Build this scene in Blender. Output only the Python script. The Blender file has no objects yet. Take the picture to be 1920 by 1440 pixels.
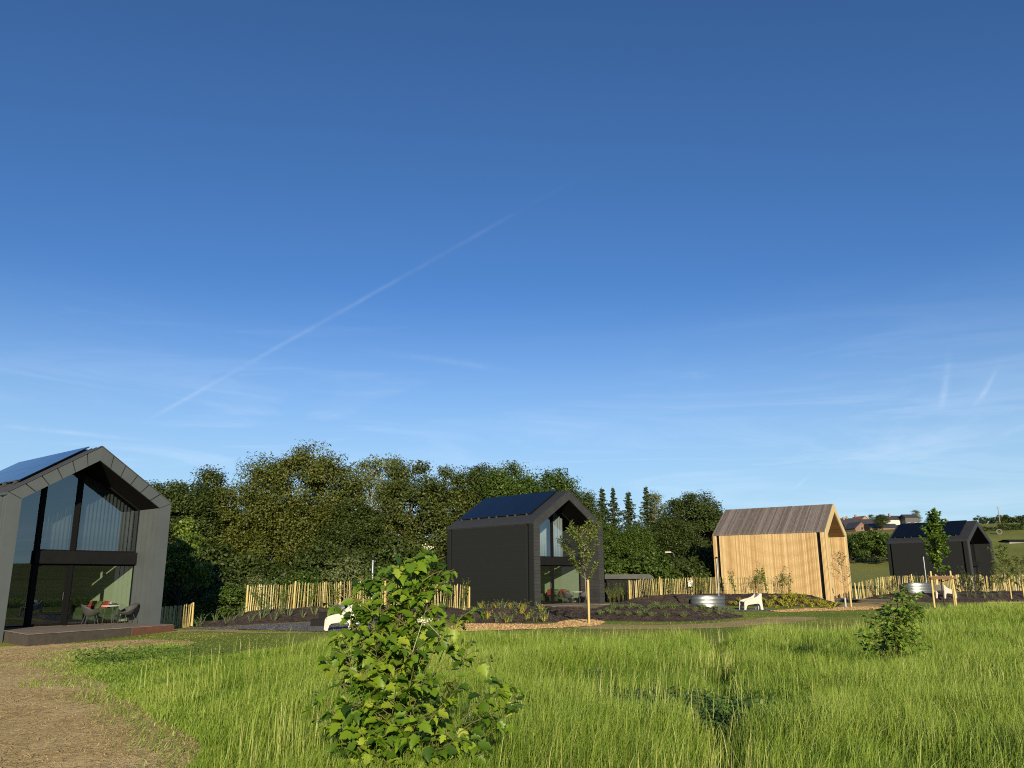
import bpy, math, random
import numpy as np
from mathutils import Matrix, Vector
from mathutils.bvhtree import BVHTree

SC = bpy.context.scene
COL = SC.collection
PI = math.pi
rad = math.radians
RNG = np.random.default_rng(11)
random.seed(5)

# ------------------------------------------------------------------ camera
FPX, PITCH, ROLL, EYE = 1509.9, rad(13.697), rad(-0.351), 1.65
_F = np.array([0, math.cos(PITCH), math.sin(PITCH)])
_U0 = np.array([0, -math.sin(PITCH), math.cos(PITCH)])
_R0 = np.array([1.0, 0, 0])
_R = math.cos(ROLL) * _R0 + math.sin(ROLL) * _U0
_U = -math.sin(ROLL) * _R0 + math.cos(ROLL) * _U0
cam = bpy.data.cameras.new("camera")
camo = bpy.data.objects.new("camera", cam)
COL.objects.link(camo)
cam.sensor_fit = 'HORIZONTAL'
cam.sensor_width = 36
cam.lens = FPX / 1920 * 36
cam.clip_start = 0.1
cam.clip_end = 20000
M4 = Matrix(((_R[0], _U[0], -_F[0], 0), (_R[1], _U[1], -_F[1], 0), (_R[2], _U[2], -_F[2], EYE), (0, 0, 0, 1)))
camo.matrix_world = M4
SC.camera = camo


def ray(px, py):
    return _F + _R * (px - 960) / FPX + _U * (720 - py) / FPX


def sm(a, b, x):
    t = np.clip((np.asarray(x, float) - a) / (b - a), 0, 1)
    return t * t * (3 - 2 * t)


def terrain(x, y):
    x = np.asarray(x, float); y = np.asarray(y, float)
    z = 0.4 * sm(55, 85, y)
    z = z - 0.45 * sm(-9, -17, x) * sm(12, 27, y) * (1 - sm(60, 90, y))
    z = z + 18.5 * sm(95, 340, y) * sm(-30, 70, x) + 3.5 * sm(150, 320, y) * sm(110, 200, x)
    z = z + 0.35 * np.sin(x * .021 + 1.3) * np.sin(y * .017) * sm(90, 200, np.hypot(x, y))
    r = np.hypot(x, y)
    th = np.arctan2(y, x)
    hill = 20 + 14 * np.sin(2.3 * th + .8) + 9 * np.sin(5.1 * th + 2.1) + 5 * np.sin(11 * th)
    z = z + np.maximum(hill, 6) * sm(420, 1250, r) * (1 - .75 * sm(-.1, .5, np.sin(th)))
    return z


def at(px, py, y):
    d = ray(px, py)
    p = d * (y / d[1])
    return np.array([p[0], p[1], p[2] + EYE])


def G(px, py, dz=0.0):
    """where the sight line to a pixel meets the ground"""
    d = ray(px, py)
    t = 1.0
    z = 0.0
    for _ in range(30):
        t = (z - EYE) / d[2]
        z = float(terrain(d[0] * t, d[1] * t)) + dz
    return np.array([d[0] * t, d[1] * t, z])


# ------------------------------------------------------------------ materials
def _nodes(name):
    m = bpy.data.materials.new(name)
    m.use_nodes = True
    nt = m.node_tree
    nt.nodes.clear()
    out = nt.nodes.new('ShaderNodeOutputMaterial')
    return m, nt, out


def L(nt, a, b):
    nt.links.new(a, b)


def ramp(nt, fac, cols, pos=None):
    r = nt.nodes.new('ShaderNodeValToRGB')
    n = len(cols)
    pos = pos or [i / (n - 1) for i in range(n)]
    while len(r.color_ramp.elements) < n:
        r.color_ramp.elements.new(.5)
    for e, c, p in zip(r.color_ramp.elements, cols, pos):
        e.position = p
        e.color = (*c, 1)
    L(nt, fac, r.inputs['Fac'])
    return r.outputs['Color']


def mathn(nt, op, a, b=None, c=None):
    n = nt.nodes.new('ShaderNodeMath')
    n.operation = op
    for i, v in enumerate((a, b, c)):
        if v is None:
            continue
        if isinstance(v, (int, float)):
            n.inputs[i].default_value = v
        else:
            L(nt, v, n.inputs[i])
    return n.outputs[0]


def noise(nt, scale, detail=4, rough=.55, vec=None, stretch=None, coord='Object'):
    n = nt.nodes.new('ShaderNodeTexNoise')
    n.inputs['Scale'].default_value = scale
    n.inputs['Detail'].default_value = detail
    n.inputs['Roughness'].default_value = rough
    if vec is None:
        tc = nt.nodes.new('ShaderNodeTexCoord')
        vec = tc.outputs[coord]
    if stretch:
        mp = nt.nodes.new('ShaderNodeMapping')
        mp.inputs['Scale'].default_value = stretch
        L(nt, vec, mp.inputs['Vector'])
        vec = mp.outputs[0]
    L(nt, vec, n.inputs['Vector'])
    return n.outputs['Fac']


def attr(nt, name='v'):
    a = nt.nodes.new('ShaderNodeAttribute')
    a.attribute_name = name
    return a.outputs['Fac']


def mat(name, cols, rough=.6, use_attr=0.0, nscale=3.0, namount=1.0, stretch=None, metal=0.0, bump=0.0, bscale=40,
        spec=.5, coat=0.0, bstretch=None, pos=None):
    """principled surface, colour from noise and the per-piece value v"""
    m, nt, out = _nodes(name)
    p = nt.nodes.new('ShaderNodeBsdfPrincipled')
    L(nt, p.outputs[0], out.inputs[0])
    p.inputs['Roughness'].default_value = rough
    p.inputs['Metallic'].default_value = metal
    p.inputs['Specular IOR Level'].default_value = spec
    p.inputs['Coat Weight'].default_value = coat
    if len(cols) == 1:
        p.inputs['Base Color'].default_value = (*cols[0], 1)
    else:
        f = noise(nt, nscale, stretch=stretch)
        f = mathn(nt, 'MULTIPLY_ADD', mathn(nt, 'SUBTRACT', f, .5), 1.9 * namount, .5)
        if use_attr:
            a = mathn(nt, 'MULTIPLY_ADD', mathn(nt, 'SUBTRACT', attr(nt), .5), use_attr, 0.0)
            f = mathn(nt, 'ADD', f, a)
        L(nt, ramp(nt, f, cols, pos), p.inputs['Base Color'])
    if bump:
        b = nt.nodes.new('ShaderNodeBump')
        b.inputs['Strength'].default_value = bump
        b.inputs['Distance'].default_value = .02
        L(nt, noise(nt, bscale, 5, stretch=bstretch), b.inputs['Height'])
        L(nt, b.outputs[0], p.inputs['Normal'])
    return m


def leafmat(name, cols, trans=.3, rough=.5, tcol=None, spec=.35):
    m, nt, out = _nodes(name)
    p = nt.nodes.new('ShaderNodeBsdfPrincipled')
    p.inputs['Roughness'].default_value = rough
    p.inputs['Specular IOR Level'].default_value = spec
    c = ramp(nt, attr(nt), cols)
    L(nt, c, p.inputs['Base Color'])
    t = nt.nodes.new('ShaderNodeBsdfTranslucent')
    if tcol:
        t.inputs['Color'].default_value = (*tcol, 1)
    else:
        L(nt, c, t.inputs['Color'])
    mx = nt.nodes.new('ShaderNodeMixShader')
    mx.inputs[0].default_value = trans
    L(nt, p.outputs[0], mx.inputs[1])
    L(nt, t.outputs[0], mx.inputs[2])
    L(nt, mx.outputs[0], out.inputs[0])
    return m


def glassmat(name, tint=(.60, .66, .66), boost=2.0, base=.07):
    m, nt, out = _nodes(name)
    tr = nt.nodes.new('ShaderNodeBsdfTransparent')
    tr.inputs['Color'].default_value = (*tint, 1)
    gl = nt.nodes.new('ShaderNodeBsdfGlossy')
    gl.inputs['Roughness'].default_value = .004
    gl.inputs['Color'].default_value = (.80, .92, 1, 1)
    lw = nt.nodes.new('ShaderNodeFresnel')
    lw.inputs['IOR'].default_value = 1.5
    ge = nt.nodes.new('ShaderNodeNewGeometry')
    f = mathn(nt, 'MULTIPLY_ADD', lw.outputs[0], boost, base)
    f = mathn(nt, 'MINIMUM', f, .95)
    # from inside the same reflectance is not needed: keep the pane clear from behind
    f = mathn(nt, 'MULTIPLY', f, mathn(nt, 'SUBTRACT', 1.0, mathn(nt, 'MULTIPLY', ge.outputs['Backfacing'], .9)))
    mx = nt.nodes.new('ShaderNodeMixShader')
    L(nt, f, mx.inputs[0])
    L(nt, tr.outputs[0], mx.inputs[1])
    L(nt, gl.outputs[0], mx.inputs[2])
    L(nt, mx.outputs[0], out.inputs[0])
    return m


MT = {}
MT['grey_metal'] = mat('grey zinc cladding', [(.056, .069, .074), (.068, .081, .087)], .55, nscale=1.2, use_attr=.5, bump=.06, bscale=6, spec=.3)
MT['slate_metal'] = mat('dark zinc roof sheet', [(.038, .041, .043), (.048, .051, .053)], .45, nscale=1.0, spec=.4)
MT['black_board'] = mat('black stained weatherboard', [(.0085, .0100, .0102), (.0112, .0128, .0130)], .75, nscale=5, use_attr=.35, stretch=(6, .6, 6), bump=.15, bscale=30, bstretch=(4, .5, 4), spec=.3)
MT['charcoal_board'] = mat('charcoal boards', [(.024, .026, .027), (.034, .036, .037)], .55, nscale=4, use_attr=.7, bump=.1, bscale=30, spec=.35)
MT['charcoal_roof'] = mat('charcoal shingle roof', [(.022, .024, .027), (.032, .034, .037)], .6, nscale=6, use_attr=.6, bump=.2, bscale=20, spec=.3)
MT['black'] = mat('black frame paint', [(.005, .0055, .006)], .8, spec=.1)
MT['soffit'] = mat('black soffit', [(.004, .004, .0045), (.007, .007, .007)], .85, nscale=4, spec=.08)
MT['larch'] = mat('larch battens', [(.33, .212, .092), (.44, .298, .138), (.51, .372, .186), (.58, .455, .25)], .65, nscale=9, use_attr=.8, namount=.7, stretch=(5, 5, .9), bump=.35, bscale=60, bstretch=(3, 3, .25), spec=.2)
MT['larch_pale'] = mat('pale larch trim', [(.44, .34, .165), (.54, .44, .24)], .6, nscale=4, use_attr=.6, stretch=(3, 3, 1), bump=.1, bscale=40, spec=.2)
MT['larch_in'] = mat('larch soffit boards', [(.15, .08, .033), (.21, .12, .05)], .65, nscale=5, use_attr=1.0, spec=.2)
MT['grey_wood'] = mat('weathered roof boards', [(.088, .075, .069), (.135, .117, .108), (.185, .166, .157)], .8, nscale=4, use_attr=.8, namount=1.0, stretch=(.6, 6, .6), bump=.3, bscale=40, bstretch=(.4, 4, .4), spec=.2)
MT['solar'] = mat('solar cells', [(.0025, .004, .0075), (.004, .0055, .010)], .07, nscale=2.0, spec=.22)
MT['glass'] = glassmat('window glass')
MT['deck'] = mat('weathered deck boards', [(.125, .104, .086), (.21, .182, .152)], .8, nscale=3, use_attr=.9, stretch=(1, 5, 1), bump=.2, spec=.2)
MT['deck_edge'] = mat('dark deck fascia', [(.045, .039, .032), (.070, .062, .052)], .8, nscale=6, spec=.2)
MT['deck_red'] = mat('reddish new deck board', [(.085, .042, .028), (.12, .06, .04)], .7, nscale=5, spec=.2)
MT['sage'] = mat('sage green wall', [(.38, .45, .28), (.42, .49, .31)], .8, nscale=2)
MT['room_dark'] = mat('dark room lining', [(.05, .05, .045)], .8)
MT['floor'] = mat('oak floor', [(.16, .11, .07), (.24, .17, .11)], .5, nscale=3, stretch=(1, 8, 1))
MT['sofa'] = mat('green velvet sofa', [(.055, .085, .028), (.085, .12, .045)], .9, nscale=9, bump=.1)
MT['sofa_pale'] = mat('pale green upholstery', [(.26, .34, .15), (.33, .40, .2)], .9, nscale=9)
MT['red'] = mat('red cushion', [(.36, .03, .018), (.48, .06, .03)], .9, nscale=14)
MT['olive'] = mat('olive cushion', [(.10, .13, .05), (.16, .18, .08)], .9, nscale=14)
MT['stripe'] = mat('white cloth', [(.62, .60, .56), (.75, .73, .70)], .9, nscale=14)
MT['grey_cloth'] = mat('grey cloth', [(.25, .25, .25), (.34, .34, .34)], .9, nscale=14)
MT['pouf'] = mat('orange brown leather', [(.30, .115, .04), (.38, .16, .06)], .55, nscale=6)
MT['curtain'] = mat('grey curtain', [(.042, .050, .058), (.060, .068, .076)], .9, nscale=3)
MT['curtain_pale'] = mat('pale curtain', [(.30, .33, .35), (.38, .40, .42)], .9, nscale=3)
MT['rattan'] = mat('dark woven seat', [(.022, .023, .024), (.045, .046, .047)], .7, nscale=60)
MT['steel_leg'] = mat('painted steel legs', [(.045, .045, .045)], .6, spec=.3)
MT['table_top'] = mat('pale table top', [(.62, .60, .56), (.70, .68, .64)], .4, nscale=8)
MT['galv'] = mat('galvanised steel', [(.17, .19, .195), (.26, .285, .29)], .40, nscale=9, metal=.85, spec=.5)
MT['flue'] = mat('flue steel', [(.26, .28, .28), (.34, .36, .36)], .3, nscale=9, metal=.95)
MT['iron'] = mat('black iron', [(.010, .010, .011)], .85, spec=.15)
MT['white_plastic'] = mat('white plastic', [(.42, .39, .335), (.47, .44, .38)], .45, nscale=2)
MT['grey_plastic'] = mat('grey plastic', [(.33, .34, .37)], .5)
MT['pale_wood'] = mat('chestnut pales', [(.19, .148, .058), (.31, .252, .098), (.41, .348, .148), (.49, .435, .225)], .75, nscale=6, use_attr=1.2, namount=.9, stretch=(3, 3, .5), bump=.3, bscale=50, spec=.2)
MT['post_wood'] = mat('yellow stake wood', [(.38, .295, .105), (.48, .39, .165)], .7, nscale=5, use_attr=.5, stretch=(3, 3, .6), spec=.2)
MT['rail_wood'] = mat('brown rail wood', [(.13, .08, .038), (.2, .125, .062)], .8, nscale=6, stretch=(3, 3, .6), spec=.2)
MT['wire'] = mat('fence wire', [(.25, .25, .24)], .4, metal=.8)
MT['soil'] = mat('dark mulch mat', [(.026, .018, .012), (.048, .035, .025), (.078, .060, .046)], .75, nscale=3.0, namount=1.2, bump=.6, bscale=12, spec=.3)
MT['mat_shiny'] = mat('black weed membrane', [(.030, .023, .017), (.054, .043, .034), (.082, .068, .056)], .55, nscale=4.0, namount=1.2, stretch=(1, 3, 1), bump=.7, bscale=7, bstretch=(1, 3, 1), spec=.3)
MT['chips'] = mat('wood chips', [(.32, .185, .065), (.54, .35, .145), (.70, .52, .28)], .8, nscale=14, namount=2.0, bump=1.0, bscale=30, spec=.2)
MT['gravel'] = mat('dark gravel', [(.050, .047, .044), (.11, .103, .096), (.23, .22, .205)], .8, nscale=18, namount=2.2, bump=1.0, bscale=40, spec=.3)
MT['paving'] = mat('pale kerb stone', [(.40, .36, .30), (.52, .48, .41)], .85, nscale=8)
MT['slab'] = mat('dark grey slab', [(.03, .031, .033), (.05, .051, .053)], .8, nscale=6, spec=.2)
MT['shed_roof'] = mat('grey green felt roof', [(.035, .040, .038), (.06, .065, .06)], .8, nscale=3)
MT['band'] = mat('dark band panel', [(.006, .0066, .007), (.009, .0095, .010)], .8, nscale=3, spec=.1)
MT['bark'] = mat('bark', [(.028, .022, .016), (.062, .048, .036)], .9, nscale=8, stretch=(4, 4, 1), bump=.5, spec=.15)
MT['bark_pale'] = mat('pale bark', [(.15, .125, .09), (.28, .24, .18)], .9, nscale=8, stretch=(4, 4, 1), spec=.15)
MT['stem'] = mat('woody stem', [(.075, .075, .025), (.16, .15, .055)], .7, nscale=9, spec=.2)
MT['brick'] = mat('orange brick', [(.22, .125, .072), (.30, .185, .115)], .85, nscale=1.2)
MT['brick_dark'] = mat('red brown brick', [(.14, .080, .056), (.20, .115, .082)], .85, nscale=2)
MT['slate'] = mat('slate roof', [(.028, .03, .034), (.05, .051, .055)], .6, nscale=1.0)
MT['tile_red'] = mat('red roof tile', [(.17, .075, .048), (.22, .10, .065)], .7, nscale=1.5)
MT['render'] = mat('white render', [(.42, .41, .38), (.48, .47, .44)], .8, nscale=1)
MT['pane_dark'] = mat('dark window pane', [(.02, .025, .03)], .1)
MT['bale'] = mat('grey concrete ring', [(.09, .088, .085), (.14, .137, .133)], .9, nscale=4)

MT['grass'] = leafmat('meadow grass blades', [(.034, .082, .008), (.105, .188, .015), (.185, .282, .030), (.285, .36, .066), (.52, .48, .21)], .30, .5, spec=.35)
MT['short_grass'] = leafmat('short mown grass', [(.07, .115, .014), (.12, .16, .025), (.22, .215, .06), (.38, .30, .13)], .25, .6, spec=.2)
MT['straw'] = leafmat('dry straw', [(.20, .14, .062), (.34, .255, .12), (.52, .42, .225)], .1, .8, spec=.2)
MT['clover'] = leafmat('broad weed leaves', [(.030, .070, .010), (.060, .115, .016), (.10, .165, .028)], .25, .5)
MT['bush_leaf'] = leafmat('three lobed leaves', [(.028, .072, .006), (.078, .158, .010), (.155, .255, .016), (.28, .36, .034)], .38, .46, spec=.4)
MT['bush2_leaf'] = leafmat('small bush leaves', [(.040, .095, .010), (.11, .195, .020), (.22, .31, .04)], .3, .4)
MT['flower'] = leafmat('creamy flowers', [(.5, .48, .32), (.72, .7, .55)], .2, .7)
MT['oak_leaf'] = leafmat('oak leaves', [(.030, .046, .005), (.058, .078, .009), (.088, .104, .014), (.118, .116, .022)], .22, .55)
MT['olive_leaf'] = leafmat('olive leaves', [(.020, .036, .005), (.040, .060, .008), (.062, .084, .011), (.080, .088, .016)], .22, .55)
MT['dark_leaf'] = leafmat('dark broad leaves', [(.020, .036, .005), (.036, .058, .008), (.056, .080, .011)], .22, .55)
MT['mid_leaf'] = leafmat('mid green leaves', [(.028, .055, .006), (.052, .092, .010), (.085, .130, .014)], .25, .5)
MT['pale_leaf'] = leafmat('pale green leaves', [(.065, .09, .03), (.115, .15, .05), (.17, .20, .08)], .3, .55)
MT['spruce_leaf'] = leafmat('spruce needles', [(.016, .032, .007), (.034, .056, .011), (.06, .082, .018)], .12, .6)
MT['hazel_leaf'] = leafmat('fresh hazel leaves', [(.06, .105, .012), (.11, .17, .018), (.17, .23, .035)], .3, .5)
MT['young_leaf'] = leafmat('young tree leaves', [(.065, .10, .015), (.115, .16, .022), (.19, .22, .05)], .3, .5)
MT['maple_leaf'] = leafmat('young maple leaves', [(.045, .095, .010), (.09, .165, .016), (.15, .235, .03)], .3, .5)
MT['tuft'] = leafmat('grey green tuft', [(.06, .09, .03), (.11, .15, .05), (.17, .21, .08)], .2, .6)
MT['yellow_tuft'] = leafmat('yellow green leaves', [(.10, .14, .02), (.28, .28, .03), (.48, .42, .05)], .25, .5)
MT['brown_leaf'] = leafmat('brown young leaves', [(.11, .06, .02), (.16, .11, .03), (.14, .15, .04)], .25, .6)


def groundmat():
    """field with grass colour, soil showing and far hill fields"""
    m, nt, out = _nodes('field grass and soil')
    p = nt.nodes.new('ShaderNodeBsdfPrincipled')
    p.inputs['Roughness'].default_value = .9
    p.inputs['Specular IOR Level'].default_value = .1
    tc = nt.nodes.new('ShaderNodeTexCoord')
    a = noise(nt, .035, 3, vec=tc.outputs['Object'])
    b = noise(nt, 1.1, 6, .7, vec=tc.outputs['Object'])
    c = noise(nt, .006, 3, vec=tc.outputs['Object'])
    f = mathn(nt, 'ADD', mathn(nt, 'MULTIPLY', a, .45), mathn(nt, 'ADD', mathn(nt, 'MULTIPLY', b, .4), mathn(nt, 'MULTIPLY', c, .3)))
    col = ramp(nt, f, [(.065, .085, .018), (.115, .138, .028), (.165, .18, .042), (.22, .22, .07)], [.34, .5, .62, .8])
    L(nt, col, p.inputs['Base Color'])
    bp = nt.nodes.new('ShaderNodeBump')
    bp.inputs['Strength'].default_value = .7
    bp.inputs['Distance'].default_value = .12
    L(nt, noise(nt, 5, 6, .7, vec=tc.outputs['Object']), bp.inputs['Height'])
    L(nt, bp.outputs[0], p.inputs['Normal'])
    L(nt, p.outputs[0], out.inputs[0])
    return m


def sheetmat(name, lo, hi, pos, s1=.6, s2=9, bump=.5, bscale=25, w1=.45):
    m, nt, out = _nodes(name)
    p = nt.nodes.new('ShaderNodeBsdfPrincipled')
    p.inputs['Roughness'].default_value = .9
    p.inputs['Specular IOR Level'].default_value = .1
    tc = nt.nodes.new('ShaderNodeTexCoord')
    a = noise(nt, s1, 4, .6, vec=tc.outputs['Object'])
    b = noise(nt, s2, 6, .75, vec=tc.outputs['Object'])
    f = mathn(nt, 'ADD', mathn(nt, 'MULTIPLY', a, w1), mathn(nt, 'MULTIPLY', b, 1 - w1))
    f = mathn(nt, 'MULTIPLY_ADD', mathn(nt, 'SUBTRACT', f, .5), 2.2, .5)
    L(nt, ramp(nt, f, lo, pos), p.inputs['Base Color'])
    bp = nt.nodes.new('ShaderNodeBump')
    bp.inputs['Strength'].default_value = bump
    bp.inputs['Distance'].default_value = .03
    L(nt, noise(nt, bscale, 6, .7, vec=tc.outputs['Object']), bp.inputs['Height'])
    L(nt, bp.outputs[0], p.inputs['Normal'])
    L(nt, p.outputs[0], out.inputs[0])
    return m


MT['field'] = groundmat()
MT['dirt'] = sheetmat('dry earth with straw', [(.29, .205, .082), (.44, .325, .140), (.57, .44, .205), (.68, .55, .29)], 0, [.15, .42, .62, .9], .45, 5, 1.0, 14, .5)
MT['lawn'] = sheetmat('mown lawn', [(.085, .145, .014), (.14, .20, .022), (.21, .235, .042), (.33, .28, .095)], 0, [.15, .45, .66, .95], .22, 8, .4, 40, .6)
MT['clod'] = mat('earth clods', [(.13, .09, .038), (.22, .155, .068), (.33, .245, .115)], .9, nscale=3, use_attr=1.0, spec=.1)
MT['tan'] = sheetmat('dry mown strip', [(.19, .18, .055), (.33, .26, .11), (.46, .355, .175)], 0, [.1, .45, .85], .35, 6, .4, 40, .5)


# ------------------------------------------------------------------ mesh helpers
class MB:
    def __init__(s):
        s.v, s.f, s.a = [], [], []

    def add(s, vs, fs, a=.5):
        n = len(s.v)
        s.v += [tuple(map(float, p)) for p in vs]
        s.f += [tuple(n + i for i in f) for f in fs]
        s.a += [a] * len(vs)
        return s

    def box(s, x0, x1, y0, y1, z0, z1, a=.5):
        return s.add([(x0, y0, z0), (x1, y0, z0), (x1, y1, z0), (x0, y1, z0), (x0, y0, z1), (x1, y0, z1), (x1, y1, z1), (x0, y1, z1)],
                     [(0, 3, 2, 1), (4, 5, 6, 7), (0, 1, 5, 4), (1, 2, 6, 5), (2, 3, 7, 6), (3, 0, 4, 7)], a)

    def bbox(s, x0, x1, y0, y1, z0, z1, b=.02, a=.5):
        """box with chamfered edges"""
        vs, idx = [], {}
        for i, (x, sx) in enumerate(((x0, 1), (x1, -1))):
            for j, (y, sy) in enumerate(((y0, 1), (y1, -1))):
                for k, (z, sz) in enumerate(((z0, 1), (z1, -1))):
                    for ax, p in enumerate(((x, y + sy * b, z + sz * b), (x + sx * b, y, z + sz * b), (x + sx * b, y + sy * b, z))):
                        idx[i, j, k, ax] = len(vs)
                        vs.append(p)
        q = idx
        fs = []
        for i in (0, 1):
            r = [(0, 0), (0, 1), (1, 1), (1, 0)]
            o = r if i == 0 else r[::-1]
            fs.append(tuple(q[i, j, k, 0] for j, k in o))
            fs.append(tuple(q[j, i, k, 1] for j, k in o[::-1]))
            fs.append(tuple(q[j, k, i, 2] for j, k in o))
        for i in (0, 1):
            for j in (0, 1):
                e1 = (q[i, j, 0, 0], q[i, j, 1, 0], q[i, j, 1, 1], q[i, j, 0, 1])
                e2 = (q[i, 0, j, 0], q[i, 1, j, 0], q[i, 1, j, 2], q[i, 0, j, 2])
                e3 = (q[0, i, j, 1], q[1, i, j, 1], q[1, i, j, 2], q[0, i, j, 2])
                fs += [e1, e2, e3]
        for i in (0, 1):
            for j in (0, 1):
                for k in (0, 1):
                    fs.append((q[i, j, k, 0], q[i, j, k, 1], q[i, j, k, 2]))
        return s.add(vs, fs, a)

    def prism(s, poly, axis, a0, a1, a=.5):
        """polygon in the two remaining axes, extruded along axis"""
        n = len(poly)

        def p3(u, v, w):
            return {'x': (w, u, v), 'y': (u, w, v), 'z': (u, v, w)}[axis]
        vs = [p3(u, v, a0) for u, v in poly] + [p3(u, v, a1) for u, v in poly]
        fs = [tuple(range(n))[::-1], tuple(range(n, 2 * n))]
        fs += [(i, (i + 1) % n, n + (i + 1) % n, n + i) for i in range(n)]
        return s.add(vs, fs, a)

    def ring(s, outer, inner, axis, a0, a1, a=.5):
        n = len(outer)

        def p3(u, v, w):
            return {'x': (w, u, v), 'y': (u, w, v), 'z': (u, v, w)}[axis]
        vs = [p3(u, v, w) for w in (a0, a1) for pl in (outer, inner) for u, v in pl]
        fs = []
        for i in range(n - 1):
            j = i + 1
            fs += [(i, j, n + j, n + i), (2 * n + i, 3 * n + i, 3 * n + j, 2 * n + j), (i, 2 * n + i, 2 * n + j, j), (n + i, n + j, 3 * n + j, 3 * n + i)]
        fs += [(0, n, 3 * n, 2 * n), (n - 1, 3 * n - 1, 4 * n - 1, 2 * n - 1)]
        return s.add(vs, fs, a)

    def tube(s, pts, rr, n=6, a=.5, cap=True):
        pts = [np.array(p, float) for p in pts]
        if isinstance(rr, (int, float)):
            rr = [rr] * len(pts)
        vs, fs = [], []
        ref = None
        for i, p in enumerate(pts):
            d = pts[min(i + 1, len(pts) - 1)] - pts[max(i - 1, 0)]
            d = d / (np.linalg.norm(d) + 1e-9)
            if ref is None:
                ref = np.cross(d, (0, 0, 1)) if abs(d[2]) < .9 else np.cross(d, (1, 0, 0))
            u = ref - d * (ref @ d)
            u /= np.linalg.norm(u) + 1e-9
            w = np.cross(d, u)
            ref = u
            for k in range(n):
                t = 2 * PI * k / n
                vs.append(p + rr[i] * (math.cos(t) * u + math.sin(t) * w))
        for i in range(len(pts) - 1):
            for k in range(n):
                k2 = (k + 1) % n
                fs.append((i * n + k, i * n + k2, (i + 1) * n + k2, (i + 1) * n + k))
        if cap:
            fs.append(tuple(range(n))[::-1])
            m = (len(pts) - 1) * n
            fs.append(tuple(range(m, m + n)))
        return s.add(vs, fs, a)

    def lathe(s, prof, n=24, sx=1.0, sy=1.0, c=(0, 0, 0), a=.5):
        vs, fs = [], []
        m = len(prof)
        for r, z in prof:
            for k in range(n):
                t = 2 * PI * k / n
                vs.append((c[0] + r * sx * math.cos(t), c[1] + r * sy * math.sin(t), c[2] + z))
        for i in range(m - 1):
            for k in range(n):
                k2 = (k + 1) % n
                fs.append((i * n + k, i * n + k2, (i + 1) * n + k2, (i + 1) * n + k))
        return s.add(vs, fs, a)

    def build(s, name, m, parent=None, smooth=False):
        me = bpy.data.meshes.new(name)
        me.from_pydata(s.v, [], s.f)
        at_ = me.attributes.new('v', 'FLOAT', 'POINT')
        at_.data.foreach_set('value', np.array(s.a, dtype=np.float32))
        me.materials.append(MT[m] if isinstance(m, str) else m)
        if smooth:
            me.polygons.foreach_set('use_smooth', [True] * len(me.polygons))
            try:
                me.set_sharp_from_angle(angle=rad(40))
            except Exception:
                pass
        me.update()
        return link(name, me, parent)


def link(name, me, parent=None):
    o = bpy.data.objects.new(name, me)
    COL.objects.link(o)
    if parent is not None:
        o.parent = parent
    return o


def npmesh(name, V, T, a, m, smooth=False):
    """triangle / quad soup straight from arrays"""
    me = bpy.data.meshes.new(name)
    V = np.ascontiguousarray(V, dtype=np.float32)
    T = np.ascontiguousarray(T, dtype=np.int32)
    k = T.shape[1]
    me.vertices.add(len(V))
    me.vertices.foreach_set('co', V.ravel())
    me.loops.add(T.size)
    me.loops.foreach_set('vertex_index', T.ravel())
    me.polygons.add(len(T))
    me.polygons.foreach_set('loop_start', np.arange(0, T.size, k, dtype=np.int32))
    me.polygons.foreach_set('loop_total', np.full(len(T), k, dtype=np.int32))
    at_ = me.attributes.new('v', 'FLOAT', 'POINT')
    at_.data.foreach_set('value', np.ascontiguousarray(a, dtype=np.float32))
    me.materials.append(MT[m] if isinstance(m, str) else m)
    me.update(calc_edges=True)
    if smooth:
        me.polygons.foreach_set('use_smooth', np.ones(len(T), dtype=bool))
    return me


def scatter(tv, tf, pos, X, Y, Z, scl, val):
    """copies of template (tv, tf): pos (N,3), axes X Y Z (N,3), scl (N,) or (N,3)"""
    N, K = len(pos), len(tv)
    scl = np.asarray(scl, float)
    if scl.ndim == 1:
        scl = np.repeat(scl[:, None], 3, 1)
    W = (tv[None, :, 0, None] * (X * scl[:, 0:1])[:, None, :] + tv[None, :, 1, None] * (Y * scl[:, 1:2])[:, None, :]
         + tv[None, :, 2, None] * (Z * scl[:, 2:3])[:, None, :] + pos[:, None, :])
    F = tf[None, :, :] + (np.arange(N) * K)[:, None, None]
    return W.reshape(-1, 3), F.reshape(-1, tf.shape[1]), np.repeat(val, K)


def norm(a):
    return a / (np.linalg.norm(a, axis=-1, keepdims=True) + 1e-9)


def frame_from(Yd, Nd):
    Y = norm(Yd)
    X = norm(np.cross(Y, Nd))
    Z = np.cross(X, Y)
    return X, Y, Z


def randdir(n, rng=RNG):
    return norm(rng.normal(size=(n, 3)))


def thing(name, label, cat, loc=(0, 0, 0), rz=0.0, group=None):
    o = bpy.data.objects.new(name, None)
    COL.objects.link(o)
    o.empty_display_size = .2
    o.location = loc
    o.rotation_euler = (0, 0, rz)
    return tag(o, label, cat, group)


def tag(o, label, cat, group=None):
    o['label'] = label
    o['category'] = cat
    if group:
        o['group'] = group
    return o


def struct(o, kind='structure'):
    o['kind'] = kind
    return o


def dup(root, loc, rz, label, group=None, scale=None):
    r = root.copy()
    COL.objects.link(r)
    r.location = loc
    r.rotation_euler = (0, 0, rz)
    r['label'] = label
    if group:
        r['group'] = group
    if scale is not None:
        r.scale = scale if hasattr(scale, '__len__') else (scale,) * 3
    for ch in list(root.children):
        c = ch.copy()
        COL.objects.link(c)
        c.parent = r
        for g in list(ch.children):
            d = g.copy()
            COL.objects.link(d)
            d.parent = c
    return r


# ------------------------------------------------------------------ ground
SURF = []      # sheets one can stand on


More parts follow.
